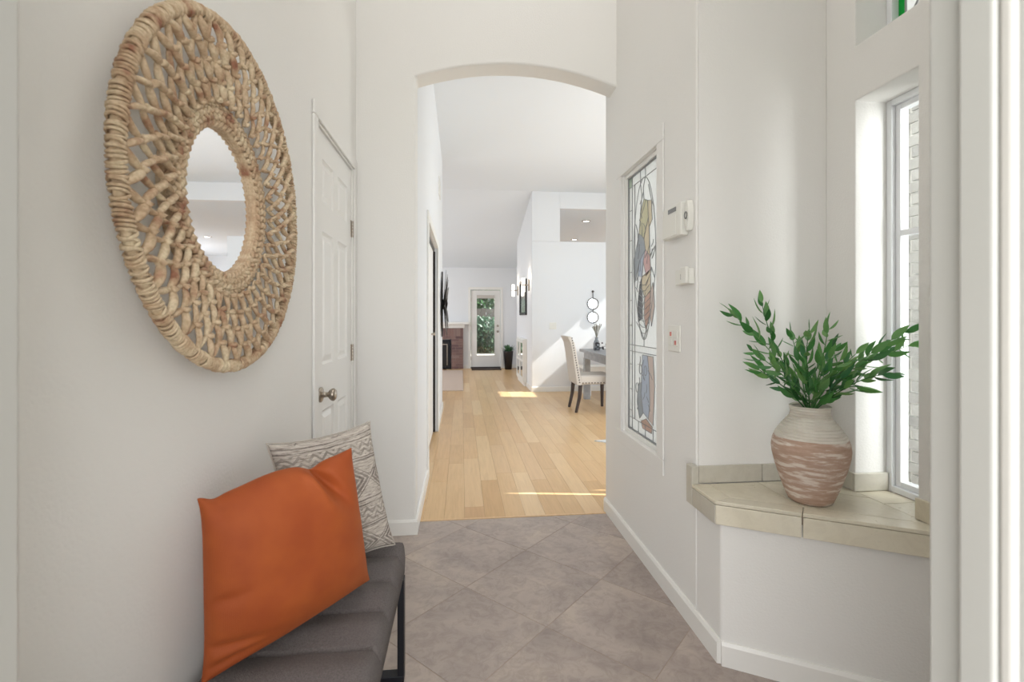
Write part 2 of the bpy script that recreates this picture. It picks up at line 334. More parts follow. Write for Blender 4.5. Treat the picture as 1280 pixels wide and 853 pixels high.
def tube(bm, pts, rads, n=8, closed=False, squash=1.0, up=None):
    pts = [Vector(p) for p in pts]; N = len(pts)
    if isinstance(rads, (int, float)): rads = [rads]*N
    rings = []; ref = Vector(up) if up else None
    prev = None
    for i, p in enumerate(pts):
        t = (pts[(i+1) % N]-pts[i-1]) if closed else (pts[min(i+1, N-1)]-pts[max(i-1, 0)])
        t.normalize()
        if ref is not None: a = ref-t*ref.dot(t)
        elif prev is None: a = Vector((0, 0, 1)) if abs(t.z) < 0.9 else Vector((1, 0, 0)); a = a-t*a.dot(t)
        else: a = prev-t*prev.dot(t)
        a.normalize(); prev = a; b = t.cross(a)
        rings.append([bm.verts.new(p+(a*math.cos(2*math.pi*k/n)*squash+b*math.sin(2*math.pi*k/n))*rads[i]) for k in range(n)])
    L = list(zip(rings, rings[1:])) + ([(rings[-1], rings[0])] if closed else [])
    for a, b in L:
        for k in range(n): bm.faces.new((a[k], a[(k+1) % n], b[(k+1) % n], b[k]))
    if not closed: bm.faces.new(rings[0][::-1]); bm.faces.new(rings[-1])
    return bm
def ball(bm, c, r, sc=(1, 1, 1), sub=2):
    g = bmesh.ops.create_icosphere(bm, subdivisions=sub, radius=r)
    for v in g['verts']: v.co = Vector((v.co.x*sc[0]+c[0], v.co.y*sc[1]+c[1], v.co.z*sc[2]+c[2]))
def struct(name, bm, m, parent=None, **k):
    o = obj(name, bm, m, parent, **k)
    if not parent: o['kind'] = 'structure'
    return o
def sempty(name, loc=(0, 0, 0)):
    o = empty(name, loc); o['kind'] = 'structure'; return o

# ------------------------------------------------------------------ key plan dimensions
XL, XR = -0.595, 0.925          # foyer side walls
YA, YB = 2.80, 2.95             # arch wall front / back
XP = -0.264                     # pier corner and hall wall
YT = 2.97                       # tile / wood joint
YN = 1.805                      # niche back wall face
XW = 1.472                      # window wall face
ZL = 0.591                      # ledge top
HC = 4.9
# ------------------------------------------------------------------ shell: foyer
struct('wall_left', holes('x', XL-0.11, XL, 0.45, YA, 0, HC, [(2.05, 2.712, 0, 2.062)]), M['wall'])
arc = []
half = (XR-XP)/2; cx = (XR+XP)/2; rise = 0.105; rad = (half**2+rise**2)/(2*rise)
for i in range(33):
    x = XP+(XR-XP)*i/32; arc.append((x, 2.628+math.sqrt(rad**2-(x-cx)**2)-(rad-rise)))
pts = [(XL-0.11, 0), (XP, 0)]+arc+[(XR+0.06, 2.628), (XR+0.06, HC), (XL-0.11, HC)]
struct('wall_arch', prism_xz(pts, YA, YB), M['wall'], bevel=0.012, seg=3)
bm = holes('x', XR, XR+0.12, YN+0.01, 3.02, 0, HC, [(2.19, 2.70, 0.59, 2.062)])
struct('wall_right', bm, M['wall'], bevel=0.008, seg=3)
ang = [(XR, YN+0.01), (XR, 1.635), (XW, 1.32), (XW, YN+0.01)]
struct('wall_ledge', prism(ang, 0, 0.545), M['wall'], bevel=0.008, seg=3)
struct('wall_niche', boxes([(XR+0.005, XW+0.2, YN, YN+0.11, 0.0, HC)]), M['wall'])
struct('wall_window', holes('x', XW, XW+0.19, 0.30, YN, 0, HC, [(1.41, 1.66, ZL-0.03, 2.058), (1.41, 1.66, 2.263, 3.05)]), M['wall'], bevel=0.004)
struct('wall_front', holes('y', 0.30, 0.45, -1.5, 1.75, 0, HC, [(-0.415, 0.515, 0, 2.15)]), M['wall'])
struct('ceiling', boxes([(-0.75, 1.75, 0.2, 3.1, HC, HC+0.1)]), M['ceil'])

# tiled floor -------------------------------------------------------
fl = struct('floor', boxes([(XL, 1.66, 0.30, YT-0.004, -0.06, -0.0012)]), M['grout'])
e1 = Vector((1, -1, 0)).normalized(); e2 = Vector((1, 1, 0)).normalized(); TS = 0.452; org = Vector((0.02, 2.222, 0))
def clip(bm, co, no):
    bmesh.ops.bisect_plane(bm, geom=bm.verts[:]+bm.edges[:]+bm.faces[:], plane_co=co, plane_no=no, clear_outer=True)
    ed = [e for e in bm.edges if e.is_boundary]
    if ed: bmesh.ops.holes_fill(bm, edges=ed)
for i in range(-5, 6):
    for j in range(-7, 4):
        g = 0.0016
        q = [org+e1*(i*TS+a)+e2*(j*TS+b) for a, b in ((g, g), (TS-g, g), (TS-g, TS-g), (g, TS-g))]
        c = sum(q, Vector())/4
        if c.x < XL-0.3 or c.x > 1.75 or c.y > YT+0.3 or c.y < 0.15: continue
        bm = prism([(p.x-c.x, p.y-c.y) for p in q][::-1], -0.012, 0.0)
        clip(bm, (XL-c.x+0.001, 0, 0), (-1, 0, 0)); clip(bm, (0, YT-0.004-c.y, 0), (0, 1, 0)); clip(bm, (0, 0.31-c.y, 0), (0, -1, 0)); clip(bm, (1.6-c.x, 0, 0), (1, 0, 0))
        if min([v.co.y for v in bm.verts] or [0])+c.y > 1.635: clip(bm, (XR-c.x-0.001, 0, 0), (1, 0, 0))
        if len(bm.verts) < 6: bm.free(); continue
        bmesh.ops.recalc_face_normals(bm, faces=bm.faces)
        obj('tile', bm, M['tile'], fl, loc=(c.x, c.y, 0), bevel=0.0007, seg=1)
# baseboards -------------------------------------------------------
def base_run(name, p, q, h=0.085, t=0.013, side=1, ext0=0, ext1=0):
    """baseboard along p->q, thickness to the left (side=1) or right (-1) of travel, eased top"""
    p = Vector(p+(0,)); q = Vector(q+(0,)); d = (q-p).normalized(); n = Vector((-d.y, d.x, 0))*side
    prof = [(0, 0), (t, 0), (t, h-0.012), (t*0.55, h), (0, h)]
    bm = bmesh.new(); A = []; B = []
    for a, z in prof:
        A.append(bm.verts.new(p-d*ext0*a/t+n*a+Vector((0, 0, z)))); B.append(bm.verts.new(q+d*ext1*a/t+n*a+Vector((0, 0, z))))
    bm.faces.new(A); bm.faces.new(B[::-1])
    for k in range(5): bm.faces.new((A[k], A[(k+1) % 5], B[(k+1) % 5], B[k]))
    bmesh.ops.recalc_face_normals(bm, faces=bm.faces); return struct(name, bm, M['trim'])
base_run('baseboard_left', (XL, 0.46), (XL, 1.985), side=-1)
base_run('baseboard_pier', (XL+0.001, YA), (XP, YA), side=-1, ext1=0.013)
base_run('baseboard_arch', (XP, YA), (XP, 3.72), side=-1, ext0=0.013)
base_run('baseboard_right', (XR, 3.02), (XR, 1.635), side=-1, ext1=-0.0035)
base_run('baseboard_ledge', (XR, 1.635), (XW, 1.32), side=-1, ext0=-0.0035)

# front door jamb (near, either side) --------------------------------
jr = sempty('trim_1', (0, 0, 0))
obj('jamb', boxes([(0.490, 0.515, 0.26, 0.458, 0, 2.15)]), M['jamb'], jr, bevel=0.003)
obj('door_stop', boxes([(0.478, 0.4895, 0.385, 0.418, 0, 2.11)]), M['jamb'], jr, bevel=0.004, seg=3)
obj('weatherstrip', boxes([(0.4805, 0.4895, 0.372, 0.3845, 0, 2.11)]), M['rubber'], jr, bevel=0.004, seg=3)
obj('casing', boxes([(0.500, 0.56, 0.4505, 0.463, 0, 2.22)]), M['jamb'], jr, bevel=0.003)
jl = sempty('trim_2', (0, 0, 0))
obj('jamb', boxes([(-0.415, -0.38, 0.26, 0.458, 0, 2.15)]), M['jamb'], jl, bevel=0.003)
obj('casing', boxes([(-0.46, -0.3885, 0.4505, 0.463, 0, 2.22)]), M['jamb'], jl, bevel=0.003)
obj('hinge', boxes([(-0.3795, -0.377, 0.30, 0.38, 0.3, 0.4), (-0.3795, -0.377, 0.30, 0.38, 1.75, 1.85)]), M['nickel'], jl)
jt = sempty('trim_3'); obj('head_jamb', boxes([(-0.415, 0.515, 0.26, 0.458, 2.151, 2.19)]), M['jamb'], jt)

# ------------------------------------------------------------------ left closet door (six panels)
def panel_door(root, w, h, th, cols, rows, face):
    """door slab in local x 0..w, z 0..h; front at local y=0 facing -y"""
    core = obj('slab', boxes([(0, w, 0.009, th, 0, h)]), M['door'], root)
    bm = bmesh.new(); xs = [0]+[v for c in cols for v in c]+[w]
    for i in range(0, len(xs), 2): box(bm, xs[i], xs[i+1], 0, 0.0088, 0, h)
    zs = [0]+[v for r_ in rows for v in r_]+[h]
    for c0, c1 in cols:
        for i in range(0, len(zs), 2): box(bm, c0, c1, 0, 0.0088, zs[i], zs[i+1])
    obj('stiles_and_rails', bm, M['door'], root)
    for c0, c1 in cols:
        for r0, r1 in rows:
            bm = bmesh.new(); prev = None
            for ins, y in ((0.0, 0.001), (0.010, 0.0086), (0.018, 0.0086), (0.038, 0.0015)):
                ring = [bm.verts.new((x, y, z)) for x, z in ((c0+ins, r0+ins), (c1-ins, r0+ins), (c1-ins, r1-ins), (c0+ins, r1-ins))]
                if prev:
                    for k in range(4): bm.faces.new((prev[k], prev[(k+1) % 4], ring[(k+1) % 4], ring[k]))
                prev = ring
            bm.faces.new(prev)
            obj('panel', bm, M['door'], root)
d1 = sempty('door_1', (XL-0.006, 2.056, 0.008)); d1.rotation_euler = (0, 0, R(90))     # local x -> +Y, local -y -> +X
panel_door(d1, 0.648, 2.04, 0.035, [(0.10, 0.285), (0.365, 0.55)], [(0.17, 0.83), (1.03, 1.61), (1.735, 1.925)], 0)
knob = lathe([(0.0, 0.0), (0.032, 0.0), (0.033, 0.006), (0.026, 0.011), (0.012, 0.013), (0.0105, 0.034), (0.02, 0.04), (0.0265, 0.05), (0.027, 0.058), (0.02, 0.066), (0.0, 0.068)], 24, cap=False)
k = obj('knob', knob, M['nickel'], d1, smooth=True, loc=(0.068, 0, 0.905)); k.rotation_euler = (R(90), 0, 0)
for z in (0.23, 1.045, 1.72):
    hb = boxes([(0.630, 0.6475, -0.004, -0.0002, z-0.045, z+0.045), (0.6615, 0.675, -0.009, -0.0072, z-0.045, z+0.045)])
    for s in range(5): tube(hb, [(0.6535, -0.006, z-0.045+s*0.018+0.001), (0.6535, -0.006, z-0.045+(s+1)*0.018-0.001)], 0.0062, 10)
    obj('hinge', hb, M['nickel'], d1)
t4 = sempty('trim_4')
obj('casing', boxes([(XL+0.0005, XL+0.012, 1.99, 2.046, 0, 2.062)]), M['wall'], t4, bevel=0.004, seg=3)
obj('casing', boxes([(XL+0.0005, XL+0.012, 2.722, 2.778, 0, 2.062)]), M['wall'], t4, bevel=0.004, seg=3)
obj('head_casing', boxes([(XL+0.0005, XL+0.012, 1.99, 2.778, 2.0635, 2.12)]), M['wall'], t4, bevel=0.004, seg=3)
obj('jamb', boxes([(XL-0.10, XL+0.002, 2.0462, 2.0542, 0, 2.0615), (XL-0.10, XL+0.002, 2.706, 2.7215, 0, 2.0615), (XL-0.10, XL+0.002, 2.0546, 2.7056, 2.052, 2.0615)]), M['trim'], t4)
struct('wall_closet_back', boxes([(XL-0.16, XL-0.111, 1.9, 2.9, 0, 2.2)]), M['wall'])

# ------------------------------------------------------------------ interior leaded window (right wall)
w3 = sempty('window_3')
GY0, GY1, GZ0, GZ1 = 2.19, 2.70, 0.59, 2.062
cas = 0.075
bm = boxes([(XR-0.008, XR-0.0005, GY0-cas, GY0, GZ0-0.0, GZ1), (XR-0.008, XR-0.0005, GY1, GY1+cas, GZ0, GZ1),
            (XR-0.008, XR-0.0005, GY0-cas, GY1+cas, GZ1+0.0005, GZ1+cas), (XR-0.008, XR-0.0005, GY0-cas, GY1+cas, GZ0-cas, GZ0-0.0005)])
obj('casing', bm, M['wall'], w3, bevel=0.003, seg=3)
bm = bmesh.new()
for a, b_, c_, d_ in ((GY0, GY0+0.022, GZ0, GZ1), (GY1-0.022, GY1, GZ0, GZ1), (GY0+0.0225, GY1-0.0225, GZ0, GZ0+0.022), (GY0+0.0225, GY1-0.0225, GZ1-0.022, GZ1)):
    box(bm, XR+0.018, XR+0.055, a, b_, c_, d_)
obj('stop_bead', bm, M['trim'], w3, bevel=0.003)
bm = bmesh.new()
for a, b_, c_, d_ in ((GY0+0.022, GY0+0.030, GZ0+0.022, GZ1-0.022), (GY1-0.030, GY1-0.022, GZ0+0.022, GZ1-0.022), (GY0+0.03, GY1-0.03, GZ0+0.022, GZ0+0.030), (GY0+0.03, GY1-0.03, GZ1-0.030, GZ1-0.022)):
    box(bm, XR+0.028, XR+0.04, a, b_, c_, d_)
obj('metal_channel', bm, M['lead'], w3)
GX = XR+0.036
iy0, iy1, iz0, iz1 = GY0+0.03, GY1-0.03, GZ0+0.03, GZ1-0.03
CY = (iy0+iy1)/2
# s = signed offset to viewer's right (towards the camera) from the centre; z = height
P2 = lambda s, z: (GX, CY-s, z)
ag = {k: artglass('art_glass_'+k, c) for k, c in dict(clear=srgb(248, 250, 250), yellow=srgb(234, 230, 206), grey=srgb(200, 205, 210), pink=srgb(238, 212, 210),
      sand=srgb(240, 231, 212), black=srgb(160, 162, 166), rust=srgb(228, 204, 192), blue=srgb(218, 225, 236), rose=srgb(238, 226, 220), green=srgb(222, 232, 220)).items()}
bm = bmesh.new()
box(bm, GX-0.0015, GX+0.0015, iy0-0.004, iy1+0.004, iz0-0.004, iz1+0.004)
obj('clear_pane', bm, ag['clear'], w3)
hw = (iy1-iy0)/2
def pane(poly, mt):
    bm = bmesh.new()
    a = [bm.verts.new((GX-0.0042, CY-s, z)) for s, z in poly]; b = [bm.verts.new((GX-0.0018, CY-s, z)) for s, z in poly]
    bm.faces.new(a); bm.faces.new(b[::-1])
    for i in range(len(a)): bm.faces.new((a[i], b[i], b[(i+1) % len(a)], a[(i+1) % len(a)]))
    bmesh.ops.recalc_face_normals(bm, faces=bm.faces); obj('pane', bm, ag[mt], w3)
leads = []
def poly(p, mt): pane(p, mt); leads.append(p+[p[0]])
poly([(-0.05, 1.80), (0.0, 1.87), (0.05, 1.85), (0.06, 1.76), (0.0, 1.66), (-0.07, 1.70)], 'yellow')
poly([(0.05, 1.85), (0.10, 1.84), (0.11, 1.74), (0.07, 1.71), (0.06, 1.76)], 'sand')
poly([(-0.07, 1.70), (0.0, 1.66), (0.02, 1.60), (-0.06, 1.55), (-0.14, 1.43), (-0.15, 1.56)], 'grey')
poly([(0.0, 1.66), (0.06, 1.76), (0.07, 1.71), (0.08, 1.56), (0.02, 1.60)], 'sand')
poly([(0.02, 1.60), (0.08, 1.56), (0.09, 1.49), (0.03, 1.46), (-0.01, 1.54)], 'pink')
poly([(-0.06, 1.55), (0.02, 1.60), (-0.01, 1.54), (-0.03, 1.46), (-0.09, 1.47)], 'blue')
poly([(-0.03, 1.46), (0.09, 1.49), (0.09, 1.38), (0.01, 1.35), (-0.03, 1.40)], 'sand')
poly([(-0.06, 1.42), (-0.03, 1.46), (-0.03, 1.40), (-0.02, 1.24), (-0.08, 1.22), (-0.09, 1.32)], 'black')
poly([(0.01, 1.35), (0.09, 1.38), (0.08, 1.26), (0.03, 1.18), (0.0, 1.25)], 'rust')
poly([(0.09, 1.38), (0.12, 1.42), (0.14, 1.30), (0.10, 1.20), (0.08, 1.26)], 'rose')
poly([(-0.02, 1.045), (0.05, 1.045), (0.07, 0.96), (0.08, 0.80), (0.06, 0.72), (-0.01, 0.74), (-0.04, 0.84), (-0.03, 0.96)], 'blue')
poly([(0.05, 1.045), (0.12, 1.045), (0.14, 0.90), (0.12, 0.70), (0.06, 0.72), (0.08, 0.80), (0.07, 0.96)], 'rose')
poly([(-0.08, 0.88), (-0.03, 0.90), (-0.04, 0.84), (-0.01, 0.74), (-0.06, 0.70), (-0.10, 0.78)], 'grey')
poly([(-0.04, 0.69), (0.03, 0.715), (0.11, 0.69), (0.10, 0.655), (-0.02, 0.655)], 'rust')
for s in (-1, 1):                                       # coloured corners of the border
    poly([(s*hw, iz1-0.0), (s*(hw-0.05), iz1), (s*(hw-0.05), iz1-0.05), (s*hw, iz1-0.05)], 'green')
leads += [[(-hw+0.05, iz0), (-hw+0.05, iz1)], [(hw-0.05, iz0), (hw-0.05, iz1)], [(-hw, iz1-0.05), (hw, iz1-0.05)], [(-hw, iz0+0.06), (hw, iz0+0.06)],
          [(-hw+0.09, iz0+0.06), (-hw+0.09, iz1-0.05)],
          [(-hw, 1.09), (hw, 1.09)], [(-hw, 1.055), (hw, 1.055)], [(0, 1.09), (0, 1.13)], [(0.02, 1.985), (0.02, iz1)], [(-0.05, 1.965), (-0.05, iz1)]]
for z in (1.85, 1.68, 1.5, 1.34, 1.2, 0.98, 0.84, 0.72): leads += [[(-hw, z), (-hw+0.05, z)], [(hw-0.05, z), (hw, z)]]
for s in (-0.08, 0.02, 0.12): leads.append([(s, iz0), (s, iz0+0.06)])
ov = [(0.155*math.sin(a), 1.555+0.43*math.cos(a)) for a in [2*math.pi*i/40 for i in range(41)]]
ov = [(x*(1 if z > 1.5 else max(0.15, 1-(1.5-z)*0.9)), z) for x, z in ov]; leads.append(ov)
leads += [[(-0.05, 1.96), (-0.03, 1.90), (-0.05, 1.80)], [(0.02, 1.985), (-0.01, 1.93), (0.0, 1.87)], [(0.13, 1.80), (0.10, 1.84), (0.06, 1.93)],
          [(-0.09, 0.99), (-0.02, 0.99), (0.0, 1.02)], [(-0.10, 1.30), (-0.02, 1.24), (0.03, 1.18), (0, 1.13)], [(-0.11, 1.22), (-0.04, 1.17), (0.0, 1.13)],
          [(0.1, 1.5), (0.14, 1.44)], [(0.08, 1.56), (0.145, 1.6)]]
for c0, cz in ((-0.05, 0.965), (-0.10, 0.86), (0.02, 0.965)): leads.append([(c0+0.018*math.cos(a), cz+0.026*math.sin(a)) for a in [2*math.pi*i/12 for i in range(13)]])
for k_ in range(9):
    z = 1.16+k_*0.032; w = 0.03+0.035*math.sin(k_/8*3.1)
    leads.append([(-0.045-w*0.6, z+0.02), (-0.02, z), (0.02, z), (0.03+w, z+0.03)])
rg_ = random.Random(8)
for i in range(34):                                     # fine twig and feather lines inside the oval and the lower panel
    if i < 24: s0, z0 = rg_.uniform(-0.11, 0.12), rg_.uniform(1.22, 1.88)
    else: s0, z0 = rg_.uniform(-0.10, 0.12), rg_.uniform(0.70, 1.0)
    a_ = rg_.uniform(0.6, 2.5); L_ = rg_.uniform(0.04, 0.09)
    leads.append([(s0, z0), (s0+L_*0.5*math.cos(a_)+0.008, z0+L_*0.5*math.sin(a_)), (s0+L_*math.cos(a_), z0+L_*math.sin(a_))])
bm = bmesh.new()
for ln in leads: tube(bm, [(GX-0.004, CY-s, z) for s, z in ln], 0.0021, 5)
tag(obj('lead_lines', bm, M['lead'], w3, smooth=True), kind='stuff')
# bevelled edge jewels running down the stem
bm = bmesh.new()
for i in range(9): ball(bm, (GX-0.006, CY+0.005+0.004*(-1)**i, 1.17+i*0.03), 0.009, (0.5, 1, 1.2), 1)
obj('jewel_row', bm, M['glass'], w3)

# ------------------------------------------------------------------ side window with ledge
w1 = sempty('window_1')
X0 = 1.600
def frame(y0, y1, z0, z1, wd, x0, x1, bm=None):
    bm = bm or bmesh.new()
    box(bm, x0, x1, y0, y0+wd, z0, z1); box(bm, x0, x1, y1-wd, y1, z0, z1)
    box(bm, x0, x1, y0+wd, y1-wd, z0, z0+wd); box(bm, x0, x1, y0+wd, y1-wd, z1-wd, z1); return bm
obj('outer_frame', frame(1.4102, 1.6598, ZL+0.0005, 2.0575, 0.022, X0, X0+0.055), M['vinyl'], w1, bevel=0.002)
obj('sash', frame(1.4325, 1.6375, ZL+0.0228, 2.035, 0.020, X0+0.016, X0+0.05), M['vinyl'], w1, bevel=0.002)
obj('meeting_rail', boxes([(X0+0.018, X0+0.048, 1.4527, 1.6173, 1.545, 1.567)]), M['vinyl'], w1, bevel=0.002)
obj('pane', boxes([(X0+0.032, X0+0.036, 1.4527, 1.6173, ZL+0.043, 1.5448)]), M['glass'], w1)
obj('pane', boxes([(X0+0.032, X0+0.036, 1.4527, 1.6173, 1.5672, 2.0148)]), M['glass'], w1)
w2 = sempty('window_2')
obj('outer_frame', frame(1.4102, 1.6598, 2.2632, 3.0498, 0.022, X0, X0+0.055), M['vinyl'], w2, bevel=0.002)
gm = artglass('art_glass_emerald', srgb(40, 190, 90)); gy = artglass('art_glass_cream', srgb(236, 236, 214))
obj('clear_pane', boxes([(X0+0.034, X0+0.037, 1.4322, 1.6378, 2.2854, 3.0276)]), ag['clear'], w2)
obj('green_pane', frame(1.4324, 1.6376, 2.2856, 3.0274, 0.03, X0+0.029, X0+0.033), gm, w2)
bm = bmesh.new()
for ln in ([(1.4624, 2.3156), (1.4624, 2.9974), (1.6076, 2.9974), (1.6076, 2.3156), (1.4624, 2.3156)], [(1.4624, 2.3156), (1.535, 2.42), (1.6076, 2.3156)], [(1.6076, 2.53), (1.535, 2.42), (1.4624, 2.53)], [(1.535, 2.42), (1.535, 2.99)]):
    tube(bm, [(X0+0.028, y, z) for y, z in ln], 0.0035, 6)
tag(obj('lead_lines', bm, M['lead'], w2), kind='stuff')

# tiled ledge: top tiles, front edge tiles, upstand tiles (each its own piece of the ledge)
lg = sempty('trim_5'); 
lg_core = obj('ledge_bed', prism([(XR-0.018, YN-0.012), (XR-0.018, 1.628), (XW-0.003, 1.299), (XW-0.003, YN-0.012)], 0.548, ZL-0.014), M['grout'], lg)
def ltile(name, pts, z0, z1, m='sill'):
    c = Vector((sum(p[0] for p in pts)/len(pts), sum(p[1] for p in pts)/len(pts)))
    obj(name, prism([(p[0]-c.x, p[1]-c.y) for p in pts], 0, z1-z0), M[m], lg, loc=(c.x, c.y, z0), bevel=0.002)
def lerp2(p, q, t): return (p[0]+(q[0]-p[0])*t, p[1]+(q[1]-p[1])*t)
g = 0.0016
A0, A1, A2, A3 = (XR-0.030, YN-0.013), (XR-0.030, 1.620), (XW-0.003, 1.290), (XW-0.003, YN-0.013)
# front border strip (bullnose) of width wb
wb = 0.07; dv = Vector((A2[0]-A1[0], A2[1]-A1[1])).normalized(); nv = Vector((-dv.y, dv.x))
I1 = (A1[0]+wb, A1[1]+0.028); I2 = (A2[0], A2[1]+wb/dv.x)
I0 = (A0[0]+wb, A0[1])
fr = [0, 0.405, 1.0]
ltile('tile', [A0, A1, (I1[0]-g, I1[1]), (I0[0]-g, I0[1])], ZL-0.013, ZL)
for a, b_ in zip(fr, fr[1:]):
    ltile('tile', [lerp2(A1, A2, a+0.002), lerp2(A1, A2, b_-0.002), lerp2(I1, I2, b_-0.002), lerp2(I1, I2, a+0.002)], ZL-0.013, ZL)
J = lambda t: lerp2(I1, I2, t)
ltile('tile', [(I0[0]+g, I0[1]), (I1[0]+g, I1[1]+2*g), (J(0.40)[0]-g, J(0.40)[1]+2*g), (J(0.40)[0]-g, I0[1])], ZL-0.0135, ZL-0.0005)
ltile('tile', [(J(0.40)[0]+g, I0[1]), (J(0.40)[0]+g, J(0.40)[1]+2*g), (I2[0], I2[1]+2*g), (I2[0], 1.585), ], ZL-0.0135, ZL-0.0005)
ltile('tile', [(J(0.40)[0]+g, I0[1]), (I2[0], 1.585+2*g), (I2[0], I0[1])], ZL-0.0135, ZL-0.0005)
ltile('tile', [(XW-0.002, 1.413), (X0-0.001, 1.413), (X0-0.001, 1.533), (XW-0.002, 1.533)], ZL-0.0135, ZL-0.0005)
ltile('tile', [(XW-0.002, 1.536), (X0-0.001, 1.536), (X0-0.001, 1.657), (XW-0.002, 1.657)], ZL-0.0135, ZL-0.0005)
obj('sill_bed', boxes([(XW+0.0005, XW+0.18, 1.4105, 1.6595, ZL-0.0295, ZL-0.0145)]), M['grout'], lg)
# front faces
th = 0.012
def ftile(p, q, z0=ZL-0.083, z1=ZL-0.0145, m='sill'):
    p = Vector(p); q = Vector(q); d = (q-p).normalized(); n = Vector((-d.y, d.x)); ps = [p, q, q+n*th, p+n*th]
    ltile('tile', [tuple(v) for v in ps], z0, z1, m)
ftile(lerp2(A0, A1, 0.01), lerp2(A0, A1, 0.985), m='sillgrey')
for a, b_ in zip(fr, fr[1:]): ftile(lerp2(A1, A2, a+0.003), lerp2(A1, A2, b_-0.003))
# upstand tiles along the niche wall, return and reveal
def up(x0, x1, y0, y1, m='sillgrey'): ltile('tile', [(x0, y0), (x1, y0), (x1, y1), (x0, y1)], ZL+0.001, ZL+0.068, m)
ltile('tile', [(XR-0.030, YN-0.0125), (XR-0.0015, YN-0.0125), (XR-0.0015, YN+0.035), (XR-0.030, YN+0.035)], ZL-0.083, ZL+0.068, 'sillgrey')
up(XR+0.0, XR+0.262, YN-0.012, YN-0.0005); up(XR+0.265, XW-0.014, YN-0.012, YN-0.0005)
up(XW-0.0125, XW-0.0005, 1.66, YN-0.001)
up(XW-0.0125, X0-0.001, 1.648, 1.6585)
up(XW-0.0125, XW-0.0005, 1.29, 1.41, 'sill')
tag(lg_core, kind='structure')

# ------------------------------------------------------------------ shell: hall, dining, living, kitchen
struct('wall_hall', holes('x', XP-0.12, XP, YB, 6.7, 0, 3.6, [(3.80, 5.30, 0, 2.0)]), M['wallfar'], bevel=0.006)
struct('wall_hall_closet', boxes([(-0.98, -0.9, 3.4, 5.7, 0, 2.3), (-0.899, XP-0.1205, 3.4, 3.5, 0, 2.3), (-0.899, XP-0.1205, 5.6, 5.7, 0, 2.3), (-0.899, XP-0.1205, 3.501, 5.599, 2.2, 2.3)]), M['dark'])
struct('wall_dining_back', boxes([(1.18, 2.52, 8.0, 8.12, 0, 2.54), (1.18, 1.66, 8.0, 8.12, 2.5405, 3.6)]), M['wallfar'], bevel=0.006)
struct('wall_header', boxes([(1.6605, 7.0, 8.0, 8.12, 3.1, 3.6)]), M['wallfar'])
struct('wall_passage', boxes([(1.18, 1.30, 8.121, 10.2, 0, 3.6), (1.30, 1.48, 10.08, 10.2, 0, 3.6), (1.36, 1.48, 10.201, 11.9, 0, 3.6)]), M['wallfar'])
struct('wall_back', holes('y', 11.9, 12.02, -3.2, 1.48, 0, 3.6, [(0.225, 0.965, 0, 1.945)]), M['wallfar'])
struct('wall_living', holes('x', -3.2, -3.08, 6.6, 11.9, 0, 3.6, [(8.0, 11.0, 0.7, 2.2)]), M['wallfar'])
struct('wall_living_front', boxes([(-3.08, XP-0.1205, 6.58, 6.7, 0, 3.6)]), M['wallfar'])
struct('wall_dining_side', holes('x', 4.2, 4.32, 3.02, 8.0, 0, 3.6, [(3.5, 5.7, 0, 2.15), (6.98, 7.80, 2.62, 3.22)]), M['wallfar'])
struct('wall_dining_front', holes('y', 3.02, 3.14, XR+0.1205, 4.2, 0, 3.6, [(1.9, 3.5, 0.7, 2.1)]), M['wallfar'])
struct('wall_kitchen', boxes([(6.98, 7.1, 8.121, 15.1, 0, 3.4), (1.4805, 7.1, 15.1, 15.2, 0, 3.4), (4.33, 7.1, 8.0, 8.1, 0, 3.099), (1.36, 1.48, 12.021, 15.1, 0, 3.4)]), M['wallfar'])
bm = bmesh.new()
def slab(x0, x1, y0, z0, y1, z1, bm, t=0.1):
    v = [bm.verts.new(p) for p in ((x0, y0, z0), (x1, y0, z0), (x1, y1, z1), (x0, y1, z1), (x0, y0, z0+t), (x1, y0, z0+t), (x1, y1, z1+t), (x0, y1, z1+t))]
    for f in ((0, 3, 2, 1), (4, 5, 6, 7), (0, 1, 5, 4), (1, 2, 6, 5), (2, 3, 7, 6), (3, 0, 4, 7)): bm.faces.new([v[i] for i in f])
slab(-3.3, 4.33, YB, 3.5, 8.0, 3.38, bm); slab(-3.3, 1.6, 8.0, 3.38, 12.05, 2.455, bm)
bmesh.ops.recalc_face_normals(bm, faces=bm.faces)
struct('ceiling', bm, M['ceil'])
struct('ceiling', boxes([(1.3005, 7.1, 8.121, 15.2, 3.1, 3.2)]), M['ceil'])
